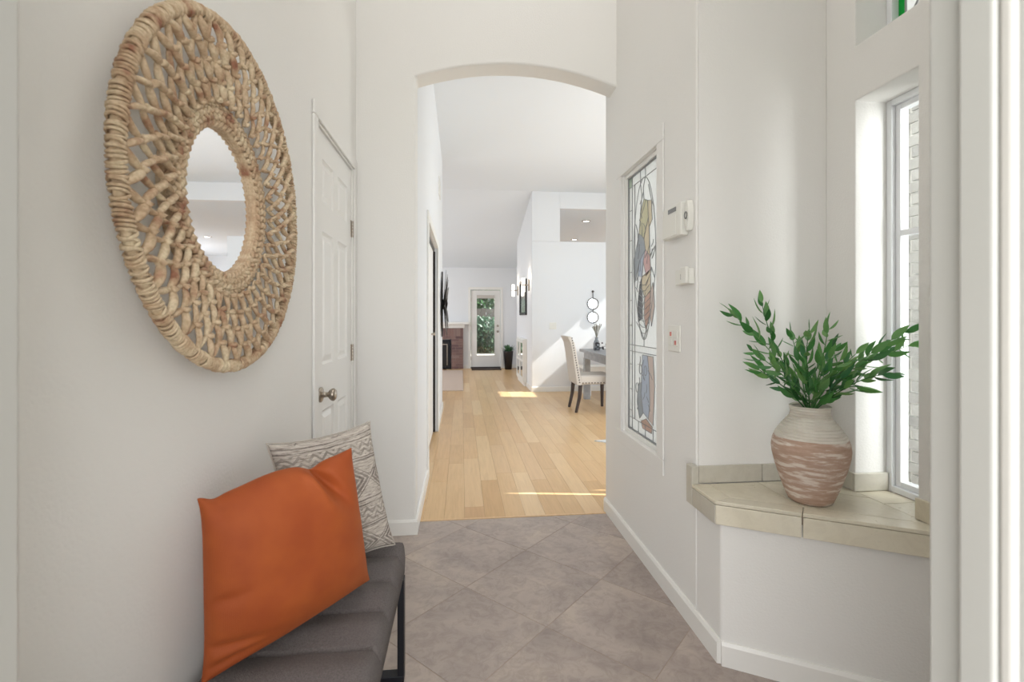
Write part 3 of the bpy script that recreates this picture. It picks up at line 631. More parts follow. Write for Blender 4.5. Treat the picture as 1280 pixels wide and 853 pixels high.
# wood floor: base, planks as pieces where they can be told apart, joined pieces elsewhere
wf = struct('floor', boxes([(-3.2, 1.3, YT, 12.02, -0.06, -0.0035), (1.3005, 7.1, YT, 15.2, -0.06, -0.0035)]), M['woodgap'])
obj('transition_strip', boxes([(XP-0.001, XR+0.001, YT-0.003, YT+0.012, -0.02, 0.0035)]), M['wood'], wf)
PW = 0.127; count = 0; far_bm = bmesh.new()
r2 = random.Random(3)
for c in range(-25, 57):
    x0 = XP+0.03+c*PW; y = YT+0.0125-(r2.random()*1.1)
    x1 = x0+PW-0.0012
    while y < (15.0 if x0 > 1.5 else 12.0):
        L = r2.choice((0.6, 0.85, 1.1, 1.4)); ya, yb = max(y, YT+0.0125), min(y+L-0.0012, 15.1 if x0 > 1.5 else 11.9); y += L
        if yb-ya < 0.05: continue
        if x0 > 4.1 and ya < 8.13: continue
        ym = (ya+yb)/2
        if x0 < XP-0.1 and yb < 6.7: continue
        if x0 < -0.44 and ym > 6.8 and x1 < 0.0: continue
        vis = -0.05*ym-0.2 < x0 < 0.3064*yb+0.1 and ya < 9.3
        if vis and count < 296:
            cxm = (x0+x1)/2
            o = obj('plank', boxes([(x0-cxm, x1-cxm, ya-ym, yb-ym, -0.003, 0)]), M['wood'], wf, loc=(cxm, ym, 0)); count += 1
        else: box(far_bm, x0, x1, ya, yb, -0.003, 0)
tag(obj('far_planks', far_bm, M['wood'], wf), kind='stuff')
# carpet in the living room beside the walkway
obj('carpet', boxes([(-3.08, 0.03, 8.22, 11.45, 0.0005, 0.012)]), M['carpet'], wf)
base_run('baseboard_dining', (1.18, 8.0), (2.52, 8.0), side=-1)
base_run('baseboard_passage', (1.18, 9.98), (1.18, 8.0), side=-1)
base_run('baseboard_hall', (XP, 5.40), (XP, 6.7), side=-1)
base_run('baseboard_far', (0.06, 11.9), (0.165, 11.9), side=-1)
base_run('baseboard_far', (1.025, 11.9), (1.36, 11.9), side=-1)

# hall closet bifold doors
d2 = sempty('door_2')
for (y0, y1, dx0, dx1) in ((3.805, 4.35, 0.0, 0.0), (4.356, 5.20, 0.0, 0.0)):
    leaf = obj('door_leaf', boxes([(XP-0.075, XP-0.04, y0, y1, 0.02, 1.96)]), M['door'], d2, bevel=0.003)
    kk = obj('knob', lathe([(0.0, 0), (0.009, 0), (0.008, 0.02), (0.017, 0.028), (0.017, 0.036), (0.0, 0.042)], 16, cap=False), M['nickel'], leaf, smooth=True, loc=(XP-0.04, y0+0.55 if y0 > 4.3 else y0+0.15, 1.08))
    kk.rotation_euler = (0, R(90), 0)
obj('shadow_gap_strip', boxes([(XP-0.115, XP-0.022, 5.284, 5.2985, 0.001, 1.9645)]), M['dark'], d2)  # dark strip painted in for the shadow gap beside the closet leaf
obj('track', boxes([(XP-0.09, XP-0.03, 3.802, 5.298, 1.965, 1.998)]), M['bulbmetal'], d2)
t6 = sempty('trim_6')
obj('casing', boxes([(XP+0.0005, XP+0.014, 3.73, 3.805, 0, 2.0)]), M['trim'], t6, bevel=0.004)
obj('casing', boxes([(XP+0.0005, XP+0.014, 5.295, 5.37, 0, 2.0)]), M['trim'], t6, bevel=0.004)
obj('head_casing', boxes([(XP+0.0005, XP+0.014, 3.73, 5.37, 2.0005, 2.075)]), M['trim'], t6, bevel=0.004)

# dining side windows
w4 = sempty('window_4'); obj('outer_frame', frame(6.981, 7.799, 2.621, 3.219, 0.03, 4.23, 4.29), M['vinyl'], w4); obj('pane', boxes([(4.258, 4.262, 7.0115, 7.7685, 2.6515, 3.1885)]), M['glass'], w4)
d4 = sempty('door_4'); obj('outer_frame', frame(3.501, 5.699, 0.001, 2.149, 0.05, 4.22, 4.30), M['vinyl'], d4)
obj('middle_stile', boxes([(4.23, 4.29, 4.57, 4.63, 0.0515, 2.0985)]), M['vinyl'], d4)
obj('pane', boxes([(4.258, 4.262, 3.552, 4.569, 0.052, 2.098)]), M['glass'], d4); obj('pane', boxes([(4.258, 4.262, 4.631, 5.648, 0.052, 2.098)]), M['glass'], d4)
w5 = sempty('window_5'); bm = bmesh.new(); 
for b_ in ((1.901, 1.94, 3.05, 3.11, 0.701, 2.099), (3.46, 3.499, 3.05, 3.11, 0.701, 2.099), (1.9405, 3.4595, 3.05, 3.11, 0.701, 0.74), (1.9405, 3.4595, 3.05, 3.11, 2.06, 2.099), (2.68, 2.72, 3.05, 3.11, 0.7405, 2.0595)): box(bm, *b_)
obj('outer_frame', bm, M['vinyl'], w5); obj('pane', boxes([(1.941, 2.679, 3.078, 3.082, 0.741, 2.059)]), M['glass'], w5); obj('pane', boxes([(2.721, 3.459, 3.078, 3.082, 0.741, 2.059)]), M['glass'], w5)
w6 = sempty('window_6'); obj('outer_frame', frame(8.001, 10.999, 0.701, 2.199, 0.05, -3.17, -3.11), M['vinyl'], w6); obj('pane', boxes([(-3.142, -3.138, 8.0515, 10.9485, 0.7515, 2.1485)]), M['glass'], w6)

# far patio door ---------------------------------------------------
d3 = sempty('door_3'); DX0, DX1, DZ = 0.235, 0.955, 1.93
bm = bmesh.new()
gx0, gx1, gz0, gz1 = DX0+0.12, DX1-0.12, 0.30, DZ-0.14
for b_ in ((DX0, gx0, 11.92, 11.965, 0.035, DZ), (gx1, DX1, 11.92, 11.965, 0.035, DZ), (gx0, gx1, 11.92, 11.965, 0.035, gz0), (gx0, gx1, 11.92, 11.965, gz1, DZ)): box(bm, *b_)
obj('door_frame', bm, M['door'], d3)
obj('glazing_bead', boxes([(gx0, gx0+0.02, 11.91, 11.9195, gz0, gz1), (gx1-0.02, gx1, 11.91, 11.9195, gz0, gz1), (gx0+0.0205, gx1-0.0205, 11.91, 11.9195, gz0, gz0+0.02), (gx0+0.0205, gx1-0.0205, 11.91, 11.9195, gz1-0.02, gz1)]), M['trim'], d3)
obj('blind', boxes([(gx0+0.02, gx1-0.02, 11.895, 11.909, gz1-0.06, gz1+0.02)]), M['linen'], d3)
obj('pane', boxes([(gx0, gx1, 11.94, 11.945, gz0, gz1)]), M['glass'], d3)
for z, n_ in ((1.05, 'deadbolt'), (0.91, 'knob')):
    o = obj(n_, lathe([(0, 0), (0.028, 0), (0.028, 0.008), (0.012, 0.012), (0.012, 0.03), (0.026, 0.04), (0.024, 0.055), (0, 0.06)], 14, cap=False), M['nickel'], d3, smooth=True, loc=(DX1-0.06, 11.92, z)); o.rotation_euler = (R(90), 0, 0)
for z in (0.25, 1.0, 1.7): obj('hinge', boxes([(DX0-0.008, DX0+0.006, 11.905, 11.9195, z-0.05, z+0.05)]), M['nickel'], d3)
obj('threshold', boxes([(DX0-0.009, DX1+0.009, 11.88, 12.0, 0.001, 0.033)]), M['bulbmetal'], d3)
t7 = sempty('trim_7')
obj('casing', boxes([(0.165, 0.226, 11.884, 11.8995, 0, 1.945)]), M['trim'], t7); obj('casing', boxes([(0.964, 1.025, 11.884, 11.8995, 0, 1.945)]), M['trim'], t7)
obj('head_casing', boxes([(0.165, 1.025, 11.884, 11.8995, 1.9455, 2.01)]), M['trim'], t7)
tag(obj('door_mat', boxes([(0.24, 0.95, 11.45, 11.86, 0.0005, 0.012)]), M['mat'], bevel=0.004), 'dark brown door mat on the wood floor before the glass patio door', 'door mat')

# outdoors ---------------------------------------------------------
struct('floor_patio', boxes([(-6, 1.35, 12.03, 15.25, -0.12, -0.03), (-6, 8, 15.2505, 17.3, -0.12, -0.03)]), M['concrete'])
struct('floor_yard', boxes([(-30, 30, -20, 40, -0.4, -0.13)]), mat('lawn', srgb(110, 120, 84), 0.9, var=0.2, vscale=4))
struct('floor_porch', boxes([(-3, 6.5, -3.0, 0.295, -0.12, -0.01), (1.67, 4.19, 0.2955, 3.01, -0.12, -0.01)]), M['concrete'])
fn = empty('garden_fence', (0, 19.5, -0.13)); tag(fn, 'weathered board fence beyond the shrubs seen through the patio door', 'fence')
for i in range(26): obj('board', boxes([(-2.6+i*0.2, -2.6+i*0.2+0.19, 0, 0.02, 0.05, 1.75+0.01*(i % 3))]), M['fence'], fn)
obj('rail', boxes([(-2.6, 2.6, 0.021, 0.06, 0.3, 0.4), (-2.6, 2.6, 0.021, 0.06, 1.4, 1.5)]), M['fence'], fn)
def leaf_cloud(c, r, n, size, rr):
    bm = bmesh.new()
    for _ in range(n):
        d = Vector((rr.gauss(0, 1), rr.gauss(0, 1), rr.gauss(0, 1))).normalized()*(0.55+0.45*rr.random())
        k = 1+0.25*noise.noise(d*2.2+Vector(c))
        p = Vector((c[0]+d.x*r[0]*k, c[1]+d.y*r[1]*k, c[2]+d.z*r[2]*k))
        a = Vector((rr.gauss(0, 1), rr.gauss(0, 1), rr.gauss(0, 1))).normalized(); b = a.orthogonal().normalized(); s = size*(0.6+0.8*rr.random())
        bm.faces.new([bm.verts.new(p+a*s), bm.verts.new(p+b*s*0.45), bm.verts.new(p-a*s), bm.verts.new(p-b*s*0.45)])
    return bm
rg = random.Random(11)
for nm, lb, x, y, r, h in (('garden_shrub', 'round green shrub at left beyond the patio door glass', -0.35, 17.6, 0.8, 1.1), ('garden_shrub', 'broad green shrub at right beyond the patio door glass', 2.15, 17.4, 0.85, 1.25),
                            ('garden_shrub', 'low middle shrub against the fence beyond the patio door', 0.95, 18.6, 0.75, 0.75)):
    e = empty(nm, (x, y, -0.13)); tag(e, lb, 'shrub', 'shrubs in the back garden')
    tag(obj('foliage', leaf_cloud((0, 0, h*0.9), (r, r*0.7, h), 2600, 0.075, rg), M['leafdark'], e), kind='stuff')
    obj('stem', tube(bmesh.new(), [(0, 0, 0), (0.04, 0, h*0.5), (0, 0.05, h)], [0.05, 0.04, 0.02], 8), M['bark'], e, smooth=True)
for x, y, h, lb in ((0.7, 21.2, 4.2, 'leafy tree behind the fence at left of the patio door view'), (4.4, 21.8, 4.6, 'leafy tree behind the fence at right of the patio door view')):
    e = empty('garden_tree', (x, y, -0.13)); tag(e, lb, 'tree', 'trees beyond the back fence')
    tag(obj('foliage', leaf_cloud((0, 0, h*0.72), (1.5, 1.3, h*0.36), 4500, 0.11, rg), M['leafdark'], e), kind='stuff')
    obj('trunk', tube(bmesh.new(), [(0, 0, 0), (0.08, 0, h*0.35), (0, 0.05, h*0.8)], [0.14, 0.11, 0.05], 10), M['bark'], e, smooth=True)

# porch wall outside the side window: grey brick with white corner board
pw = empty('porch_wall', (2.62, 0, -0.01)); tag(pw, 'grey brick porch wall with white corner board outside the side window', 'wall')
obj('mortar_core', boxes([(0, 0.16, -2.2, 2.56, 0.0, 4.2)]), M['trim'], pw)
obj('corner_board', boxes([(-0.025, 0.17, 2.565, 2.78, 0, 4.2)]), M['trim'], pw)
brk = boxes([(-0.012, 0.0, -0.098, 0.098, 0, 0.058)]); bo = obj('brick', brk, M['greybrick'], pw); first = True
for r_ in range(42):
    for c_ in range(6):
        y = 2.44-c_*0.207+(0.1 if r_ % 2 else 0)
        if first: o = bo; first = False
        else: o = bo.copy(); C.objects.link(o)
        o.parent = pw; o.location = (0.0, y, 0.01+r_*0.068)
tag(obj('far_bricks', boxes([(-0.012, 0, y0, y0+0.195, 0.01+r_*0.068, 0.068+r_*0.068) for r_ in range(60) for y0 in [(-2.1+k_*0.207+(0.1 if r_ % 2 else 0)) for k_ in range(16 if r_ < 42 else 22)]]), M['greybrick'], pw), kind='stuff')
struct('porch_shade_roof', boxes([(-3.0, 4.19, -2.4, -0.0005, 3.06, 3.15), (-3.0, 1.679, 0, 0.295, 3.06, 3.15)]), M['stucco'])  # unseen roof added to keep sky light off the front door jamb

# ------------------------------------------------------------------ fireplace
fp = empty('fireplace', (-0.62, 11.9, 0)); tag(fp, 'brick fireplace with white mantel and black firebox on the far living room wall', 'fireplace')
W2 = 0.66
obj('mortar_bed', boxes([(-W2, -0.37, -0.10, -0.001, 0.0, 1.0), (0.37, W2, -0.10, -0.001, 0.0, 1.0), (-0.3695, 0.3695, -0.10, -0.001, 0.72, 1.0)]), M['mortar'], fp)
bmats = M['brick']
def brick(x0, x1, z0, z1):
    obj('brick', boxes([(-(x1-x0)/2, (x1-x0)/2, -0.012, 0, -(z1-z0)/2, (z1-z0)/2)]), bmats, fp, loc=((x0+x1)/2, -0.1005, (z0+z1)/2))
n_ = 18
for i in range(n_): x = -W2+i*(2*W2/n_); brick(x+0.004, x+2*W2/n_-0.004, 0.80, 0.995)
z = 0.004; row = 0
while z < 0.78:
    for s in (-1, 1):
        a, b_ = (-W2, -0.37) if s < 0 else (0.37, W2); cut = a+(0.10 if row % 2 else 0.19)
        for p, q in ((a, cut), (cut, b_)):
            brick(p+0.004, q-0.004, z, z+0.058)
    if z > 0.72:
        for k_ in range(4): brick(-0.37+k_*0.185+0.004, -0.37+(k_+1)*0.185-0.004, z, z+0.058)
    z += 0.067; row += 1
obj('mantel_shelf', boxes([(-0.80, 0.80, -0.24, -0.001, 1.09, 1.15)]), M['trim'], fp, bevel=0.008)
obj('mantel_frieze', boxes([(-0.70, 0.70, -0.13, -0.001, 1.001, 1.0895)]), M['trim'], fp)
obj('firebox', boxes([(-0.36, 0.36, -0.095, -0.002, 0.005, 0.715)]), M['firebox'], fp)
obj('firebox_frame', boxes([(-0.36, -0.31, -0.12, -0.096, 0.005, 0.715), (0.31, 0.36, -0.12, -0.096, 0.005, 0.715), (-0.3095, 0.3095, -0.12, -0.096, 0.66, 0.715), (-0.3095, 0.3095, -0.12, -0.096, 0.005, 0.05)]), M['black'], fp)
obj('door_trim', boxes([(-0.28, -0.262, -0.108, -0.0965, 0.09, 0.61), (0.262, 0.28, -0.108, -0.0965, 0.09, 0.61), (-0.26, 0.26, -0.108, -0.0965, 0.592, 0.61)]), M['nickel'], fp)

# plant by the patio door
pl = empty('potted_plant', (1.13, 11.62, 0)); tag(pl, 'leafy green plant in tall black planter right of the patio door', 'plant')
obj('planter', lathe([(0.085, 0), (0.12, 0.42), (0.125, 0.44), (0.108, 0.44), (0.10, 0.40)], 24), M['pot'], pl, smooth=True)
rp = random.Random(5)
for i in range(26):
    a = rp.random()*6.28; el = 0.5+rp.random()*0.9; L = 0.16+rp.random()*0.1; bm = bmesh.new()
    s0 = Vector((0.03*math.cos(a), 0.03*math.sin(a), 0.42)); d = Vector((math.cos(a)*math.cos(el), math.sin(a)*math.cos(el), math.sin(el)))
    mid = s0+d*L*0.5; tip = s0+d*L*1.0-Vector((0, 0, 0.04)); sd = Vector((-math.sin(a), math.cos(a), 0))*0.035
    vs = [bm.verts.new(p) for p in (s0, mid+sd, tip, mid-sd, mid-Vector((0, 0, 0.012)))]
    bm.faces.new((vs[0], vs[1], vs[4])); bm.faces.new((vs[1], vs[2], vs[4])); bm.faces.new((vs[2], vs[3], vs[4])); bm.faces.new((vs[3], vs[0], vs[4]))
    obj('leaf', bm, M['leafdark'], pl, smooth=True)

# passage wall: framed picture, two sconces, built-in cabinet
pc = empty('framed_picture', (1.1795, 9.08, 1.63)); tag(pc, 'tall dark framed picture between two lit wall sconces', 'picture')
obj('picture_frame', boxes([(-0.03, 0, -0.45, -0.40, -0.33, 0.33), (-0.03, 0, 0.40, 0.45, -0.33, 0.33), (-0.03, 0, -0.3995, 0.3995, 0.28, 0.33), (-0.03, 0, -0.3995, 0.3995, -0.33, -0.28)]), M['firebox'], pc)
obj('print', boxes([(-0.014, -0.001, -0.3995, 0.3995, -0.2795, 0.2795)]), M['print'], pc)
for y, lb in ((8.33, 'lit wall sconce on the passage wall nearest the dining room'), (9.98, 'lit wall sconce at far end of the passage wall beyond the picture')):
    sc = empty('wall_sconce', (1.1795, y, 1.82)); tag(sc, lb, 'sconce', 'sconces on the passage wall')
    obj('back_plate', boxes([(-0.018, 0, -0.05, 0.05, -0.10, 0.10)]), M['nickel'], sc, bevel=0.004)
    obj('arm', tube(bmesh.new(), [(-0.018, 0, 0), (-0.09, 0, 0)], 0.01, 8), M['nickel'], sc)
    obj('collar', lathe([(0.034, -0.012), (0.034, 0.012)], 16, c=(-0.105, 0, 0)), M['nickel'], sc)
    obj('glass_shade', lathe([(0.028, 0.0125), (0.028, 0.12)], 16, c=(-0.105, 0, 0)), M['lampglass'], sc)
    obj('glass_shade', lathe([(0.028, -0.12), (0.028, -0.0125)], 16, c=(-0.105, 0, 0)), M['lampglass'], sc)
    pt = bpy.data.lights.new('sconce_bulb', 'POINT'); pt.energy = 1.2; pt.color = (1, 0.85, 0.68); pt.shadow_soft_size = 0.04
    po = bpy.data.objects.new('sconce_bulb', pt); C.objects.link(po); po.parent = sc; po.location = (-0.105, 0, 0.16)
cb = empty('low_cabinet', (1.1795, 9.15, 0)); tag(cb, 'low white cabinet with glass doors on the passage wall below the picture', 'cabinet')
obj('body', boxes([(-0.06, 0, -0.52, 0.52, 0.06, 0.86)]), M['trim'], cb, bevel=0.004)
obj('plinth', boxes([(-0.045, 0, -0.50, 0.50, 0, 0.0595)]), M['trim'], cb)
for a, b_ in ((-0.505, -0.005), (0.005, 0.505)):
    dr = obj('door', boxes([(-0.075, -0.0605, a, a+0.06, 0.09, 0.84), (-0.075, -0.0605, b_-0.06, b_, 0.09, 0.84), (-0.075, -0.0605, a+0.0605, b_-0.0605, 0.78, 0.84), (-0.075, -0.0605, a+0.0605, b_-0.0605, 0.09, 0.15), (-0.075, -0.0605, a+0.0605, b_-0.0605, 0.44, 0.48)]), M['trim'], cb)
    obj('pane', boxes([(-0.066, -0.0608, a+0.061, b_-0.061, 0.481, 0.779), (-0.066, -0.0608, a+0.061, b_-0.061, 0.151, 0.439)]), M['mirror'], dr)

# wall sculpture on the hall wall
ws = empty('wall_sculpture', (XP+0.001, 6.25, 1.42)); tag(ws, 'dark metal wall sculpture of overlapping blades near the end of the hall wall', 'wall art')
obj('backing_rod', tube(bmesh.new(), [(0.015, 0, -0.42), (0.015, 0, 0.42)], 0.01, 8), M['bulbmetal'], ws)
for i in range(22):
    a = R(i*360/22); L = 0.32 if i % 2 else 0.44; d = Vector((0, math.cos(a)*0.75, math.sin(a))); n = Vector((0, -math.sin(a), math.cos(a))); bm = bmesh.new(); x = 0.03+0.012*(i % 3)
    p = [Vector((x, 0, 0))+d*0.05, Vector((x+0.02, 0, 0))+d*L*0.6+n*0.07, Vector((x+0.035, 0, 0))+d*L, Vector((x+0.02, 0, 0))+d*L*0.6-n*0.07]
    vs = [bm.verts.new(q) for q in p]; ws_ = [bm.verts.new(q+Vector((0.004, 0, 0))) for q in p]
    bm.faces.new(vs); bm.faces.new(ws_[::-1]); [bm.faces.new((vs[k], vs[(k+1) % 4], ws_[(k+1) % 4], ws_[k])) for k in range(4)]
    obj('blade', bm, M['bulbmetal'], ws)
obj('hub', lathe([(0.0, 0), (0.07, 0), (0.06, 0.03), (0, 0.04)], 20, cap=False), M['bulbmetal'], ws, loc=(0.02, 0, 0)).rotation_euler = (0, R(90), 0)
vt = empty('air_vent', (XP+0.0005, 5.75, 2.78)); tag(vt, 'small white air vent grille high on the hall wall', 'vent')
obj('frame', boxes([(0, 0.01, -0.16, -0.14, -0.1, 0.1), (0, 0.01, 0.14, 0.16, -0.1, 0.1), (0, 0.01, -0.1395, 0.1395, 0.08, 0.1), (0, 0.01, -0.1395, 0.1395, -0.1, -0.08)]), M['trim'], vt)
for i in range(8): obj('slat', boxes([(0, 0.008, -0.139, 0.139, -0.075+i*0.019, -0.064+i*0.019)]), M['trim'], vt)

# dining wall: switch, round mirrors
def wallplate(name, loc, rz, n, label, cat='light switch'):
    e = empty(name, loc, rz); tag(e, label, cat)
    obj('cover_plate', boxes([(-0.035-0.023*(n-1), 0.035+0.023*(n-1), -0.006, 0, -0.057, 0.057)]), M['plastic'], e, bevel=0.002)
    return e
sw = wallplate('light_switch', (1.535, 7.9995, 1.11), 0, 2, 'white double light switch on dining wall left of the round mirrors')
for s in (-1, 1): obj('rocker', boxes([(s*0.023-0.016, s*0.023+0.016, -0.010, -0.0062, -0.033, 0.033)]), M['plastic'], sw)
rm = empty('hanging_mirrors', (2.226, 7.9995, 1.486)); tag(rm, 'two small round black framed mirrors hung one below the other', 'mirror')
for dz, in ((0.0,), (-0.232,)):
    bm = bmesh.new(); tube(bm, [(0.093*math.cos(a), -0.012, dz+0.093*math.sin(a)) for a in [2*math.pi*i/40 for i in range(40)]], 0.0085, 8, closed=True); obj('ring_frame', bm, M['bulbmetal'], rm, smooth=True)
    o = obj('mirror_glass', lathe([(0.0, 0), (0.088, 0), (0.088, 0.004), (0, 0.004)], 32, cap=False), M['mirror'], rm, loc=(0, -0.009, dz)); o.rotation_euler = (R(90), 0, 0)
obj('strap', boxes([(-0.006, 0.006, -0.014, -0.008, 0.102, 0.20), (-0.006, 0.006, -0.014, -0.008, -0.131, -0.101)]), M['bulbmetal'], rm)
obj('hook', lathe([(0.0, 0), (0.018, 0), (0.02, 0.014), (0.012, 0.03), (0, 0.034)], 16, cap=False), M['bulbmetal'], rm, loc=(0, 0, 0.21)).rotation_euler = (R(90), 0, 0)
# recessed kitchen downlights
for i, (x, y, lb) in enumerate(((2.37, 8.98, 'round recessed ceiling light above the dining wall, nearer one'), (2.64, 11.1, 'round recessed ceiling light above the dining wall, farther one'),
                    (4.60, 11.6, 'round recessed kitchen light seen in the woven mirror, upper one'), (5.38, 14.6, 'round recessed kitchen light seen in the woven mirror, lower one'))):
    dl = empty('recessed_light', (x, y, 3.0995)); tag(dl, lb, 'ceiling light', 'recessed kitchen ceiling lights')
    obj('trim_ring', lathe([(0.062, 0), (0.085, 0), (0.085, -0.006), (0.062, -0.012), (0.058, -0.002)], 28, cap=False), M['nickel'], dl, smooth=True)
    obj('lens', lathe([(0.0, -0.004), (0.058, -0.004), (0.058, -0.001), (0, -0.001)], 28, cap=False), M['bulb'], dl)
    pt = bpy.data.lights.new('downlight', 'SPOT'); pt.energy = 14; pt.spot_size = R(110); pt.color = (1, 0.93, 0.82); pt.shadow_soft_size = 0.05
    po = bpy.data.objects.new('downlight', pt); C.objects.link(po); po.parent = dl; po.location = (0, 0, -0.02)

# ------------------------------------------------------------------ dining furniture
tb = empty('dining_table', (2.62, 6.62, 0)); tag(tb, 'grey washed wood dining table at which the nailhead chair stands', 'table')
tx, ty = 0.80, 0.68
obj('tabletop', boxes([(-tx, tx, -ty, ty, 0.725, 0.765)]), M['greywood'], tb, bevel=0.004)
obj('apron', boxes([(-tx+0.08, tx-0.08, -ty+0.06, -ty+0.085, 0.63, 0.7245), (-tx+0.08, tx-0.08, ty-0.085, ty-0.06, 0.63, 0.7245), (-tx+0.055, -tx+0.0795, -ty+0.06, ty-0.06, 0.63, 0.7245), (tx-0.0795, tx-0.055, -ty+0.06, ty-0.06, 0.63, 0.7245)]), M['greywood'], tb)
for sx in (-1, 1):
    for sy in (-1, 1):
        obj('leg', boxes([(sx*(tx-0.09)-0.045, sx*(tx-0.09)+0.045, sy*(ty-0.1)-0.045, sy*(ty-0.1)+0.045, 0, 0.6295)]), M['greywood'], tb, bevel=0.004)
def chair(name, loc, rz, label):
    e = empty(name, loc, rz); tag(e, label, 'chair')         # faces local +x
    obj('seat', boxes([(-0.20, 0.26, -0.235, 0.235, 0.37, 0.49)]), M['linen'], e, bevel=0.025, seg=3)
    bm = bmesh.new(); N = 9; L = []
    for i in range(N):
        t = i/(N-1); z = 0.36+t*0.64; x = -0.205-0.10*t-0.035*max(0, t-0.85)/0.15; hw_ = 0.235-0.012*t; tk = 0.035-0.008*t
        L.append([bm.verts.new(p) for p in ((x-tk, -hw_, z), (x+tk, -hw_, z), (x+tk, hw_, z), (x-tk, hw_, z))])
    for a, b_ in zip(L, L[1:]):
        for k_ in range(4): bm.faces.new((a[k_], a[(k_+1) % 4], b_[(k_+1) % 4], b_[k_]))
    bm.faces.new(L[0][::-1]); bm.faces.new(L[-1]); bk = obj('backrest', bm, M['linen'], e, bevel=0.012, seg=3)
    bm = bmesh.new()
    for s in (-1, 1):
        for i in range(19):
            t = i/18; z = 0.40+t*0.58; ball(bm, (-0.205-0.10*t, s*(0.237-0.012*t), z), 0.0095, (1, 0.7, 1), 1)
        for i in range(11): ball(bm, (-0.16+i*0.04, s*0.237, 0.392), 0.0095, (1, 0.7, 1), 1)
    tag(obj('nailheads', bm, M['darkwood'], e), kind='stuff')
    for sy in (-1, 1):
        obj('leg', tube(bmesh.new(), [(-0.185, sy*0.205, 0.375), (-0.20, sy*0.205, 0.2), (-0.245, sy*0.205, 0)], [0.028, 0.024, 0.019], 4), M['darkwood'], e)
        obj('leg', tube(bmesh.new(), [(0.225, sy*0.2, 0.375), (0.225, sy*0.2, 0)], [0.03, 0.019], 4), M['darkwood'], e)
    return e
chair('dining_chair', (1.74, 6.38, 0), 0.0, 'beige upholstered dining chair with dark nailheads at the end of the table')
# bench behind the table
bn = empty('dining_bench', (2.62, 7.62, 0)); tag(bn, 'pale wooden bench between dining table and back wall', 'bench')
obj('seat', boxes([(-0.7, 0.7, -0.17, 0.17, 0.43, 0.47)]), M['trim'], bn, bevel=0.004); obj('apron', boxes([(-0.64, 0.64, -0.14, -0.12, 0.34, 0.4295)]), M['trim'], bn)
for s in (-1, 1): obj('leg', boxes([(s*0.6-0.04, s*0.6+0.04, -0.13, 0.13, 0, 0.3395)]), M['trim'], bn)
# things on the table
bt = empty('bottle_vase', (2.00, 6.98, 0.765)); tag(bt, 'small grey bottle vase with dried grasses on the table', 'vase')
obj('bottle', lathe([(0.045, 0), (0.05, 0.01), (0.05, 0.10), (0.035, 0.14), (0.022, 0.16), (0.024, 0.19)], 24), M['glaze'], bt, smooth=True)
rr = random.Random(4); bm = bmesh.new()
for i in range(22):
    a = rr.random()*6.28; q = rr.random()*0.09; tube(bm, [(0, 0, 0.17), (q*0.4*math.cos(a), q*0.4*math.sin(a), 0.27), (q*math.cos(a), q*math.sin(a), 0.34+rr.random()*0.06)], [0.002, 0.002, 0.006], 4)
tag(obj('dried_grass', bm, M['grass'], bt), kind='stuff')
pt_ = empty('serving_tray', (2.32, 6.80, 0.765)); tag(pt_, 'grey stacked plates on the dining table beside the bottle vase', 'plate')
obj('plate', lathe([(0.06, 0), (0.14, 0.018), (0.145, 0.024), (0.06, 0.01)], 28), M['glaze'], pt_, smooth=True)
obj('plate', lathe([(0.05, 0.026), (0.11, 0.044), (0.115, 0.05), (0.05, 0.036)], 28), M['glaze'], pt_, smooth=True)
sp_ = empty('berry_sprig', (2.02, 6.72, 0.766)); tag(sp_, 'dark sprig of berries lying on the dining table', 'sprig')
bm = bmesh.new(); tube(bm, [(-0.12, 0, 0.01), (0, 0.01, 0.06), (0.12, 0, 0.10)], 0.003, 5)
for i in range(26): ball(bm, (-0.11+0.23*rr.random(), rr.gauss(0, 0.02), 0.03+0.09*rr.random()), 0.012+0.006*rr.random(), sub=1)
tag(obj('berries', bm, M['berry'], sp_), kind='stuff')
rug = tag(obj('area_rug', boxes([(1.34, 3.4, 4.62, 7.9, 0.0005, 0.010)]), M['rug']), 'pale area rug under the dining table, corner showing by the wall edge', 'rug')
bpy.data.objects.remove(rug)
tag(obj('area_rug', prism([(1.33, 4.72), (2.6, 3.75), (3.6, 4.2), (2.3, 4.95)], 0.0005, 0.008), M['rug']), 'pale rug on the wood floor, its corner just showing past the wall', 'rug')

# ------------------------------------------------------------------ devices on the right wall
kp = empty('alarm_keypad', (XR-0.0005, 1.965, 1.65)); tag(kp, 'white alarm keypad with small grey display beside the leaded window', 'keypad')
obj('housing', boxes([(-0.034, 0, -0.087, 0.087, -0.068, 0.068)]), M['plastic'], kp, bevel=0.005, seg=3)
obj('door_flap', boxes([(-0.038, -0.0342, -0.05, 0.085, -0.062, 0.030)]), M['plastic'], kp, bevel=0.002)
obj('display', boxes([(-0.0365, -0.0342, -0.045, 0.03, 0.038, 0.056)]), M['plastic_grey'], kp)
md = empty('door_chime', (XR-0.0005, 1.848, 1.655)); tag(md, 'slim white oval device with round grey ring right of the alarm keypad', 'wall device')
bm = prism([(0.018*math.cos(a), 0.062*math.sin(a)) for a in [2*math.pi*i/32 for i in range(32)]], 0, 0.026)
for v in bm.verts: v.co = Vector((-v.co.z, v.co.x, v.co.y))
bmesh.ops.recalc_face_normals(bm, faces=bm.faces); obj('housing', bm, M['plastic'], md, bevel=0.004, seg=3)
bm = bmesh.new(); tube(bm, [(-0.027, 0.010*math.cos(a), 0.013*math.sin(a)) for a in [2*math.pi*i/24 for i in range(24)]], 0.003, 8, closed=True); obj('ring', bm, M['plastic_grey'], md, smooth=True)
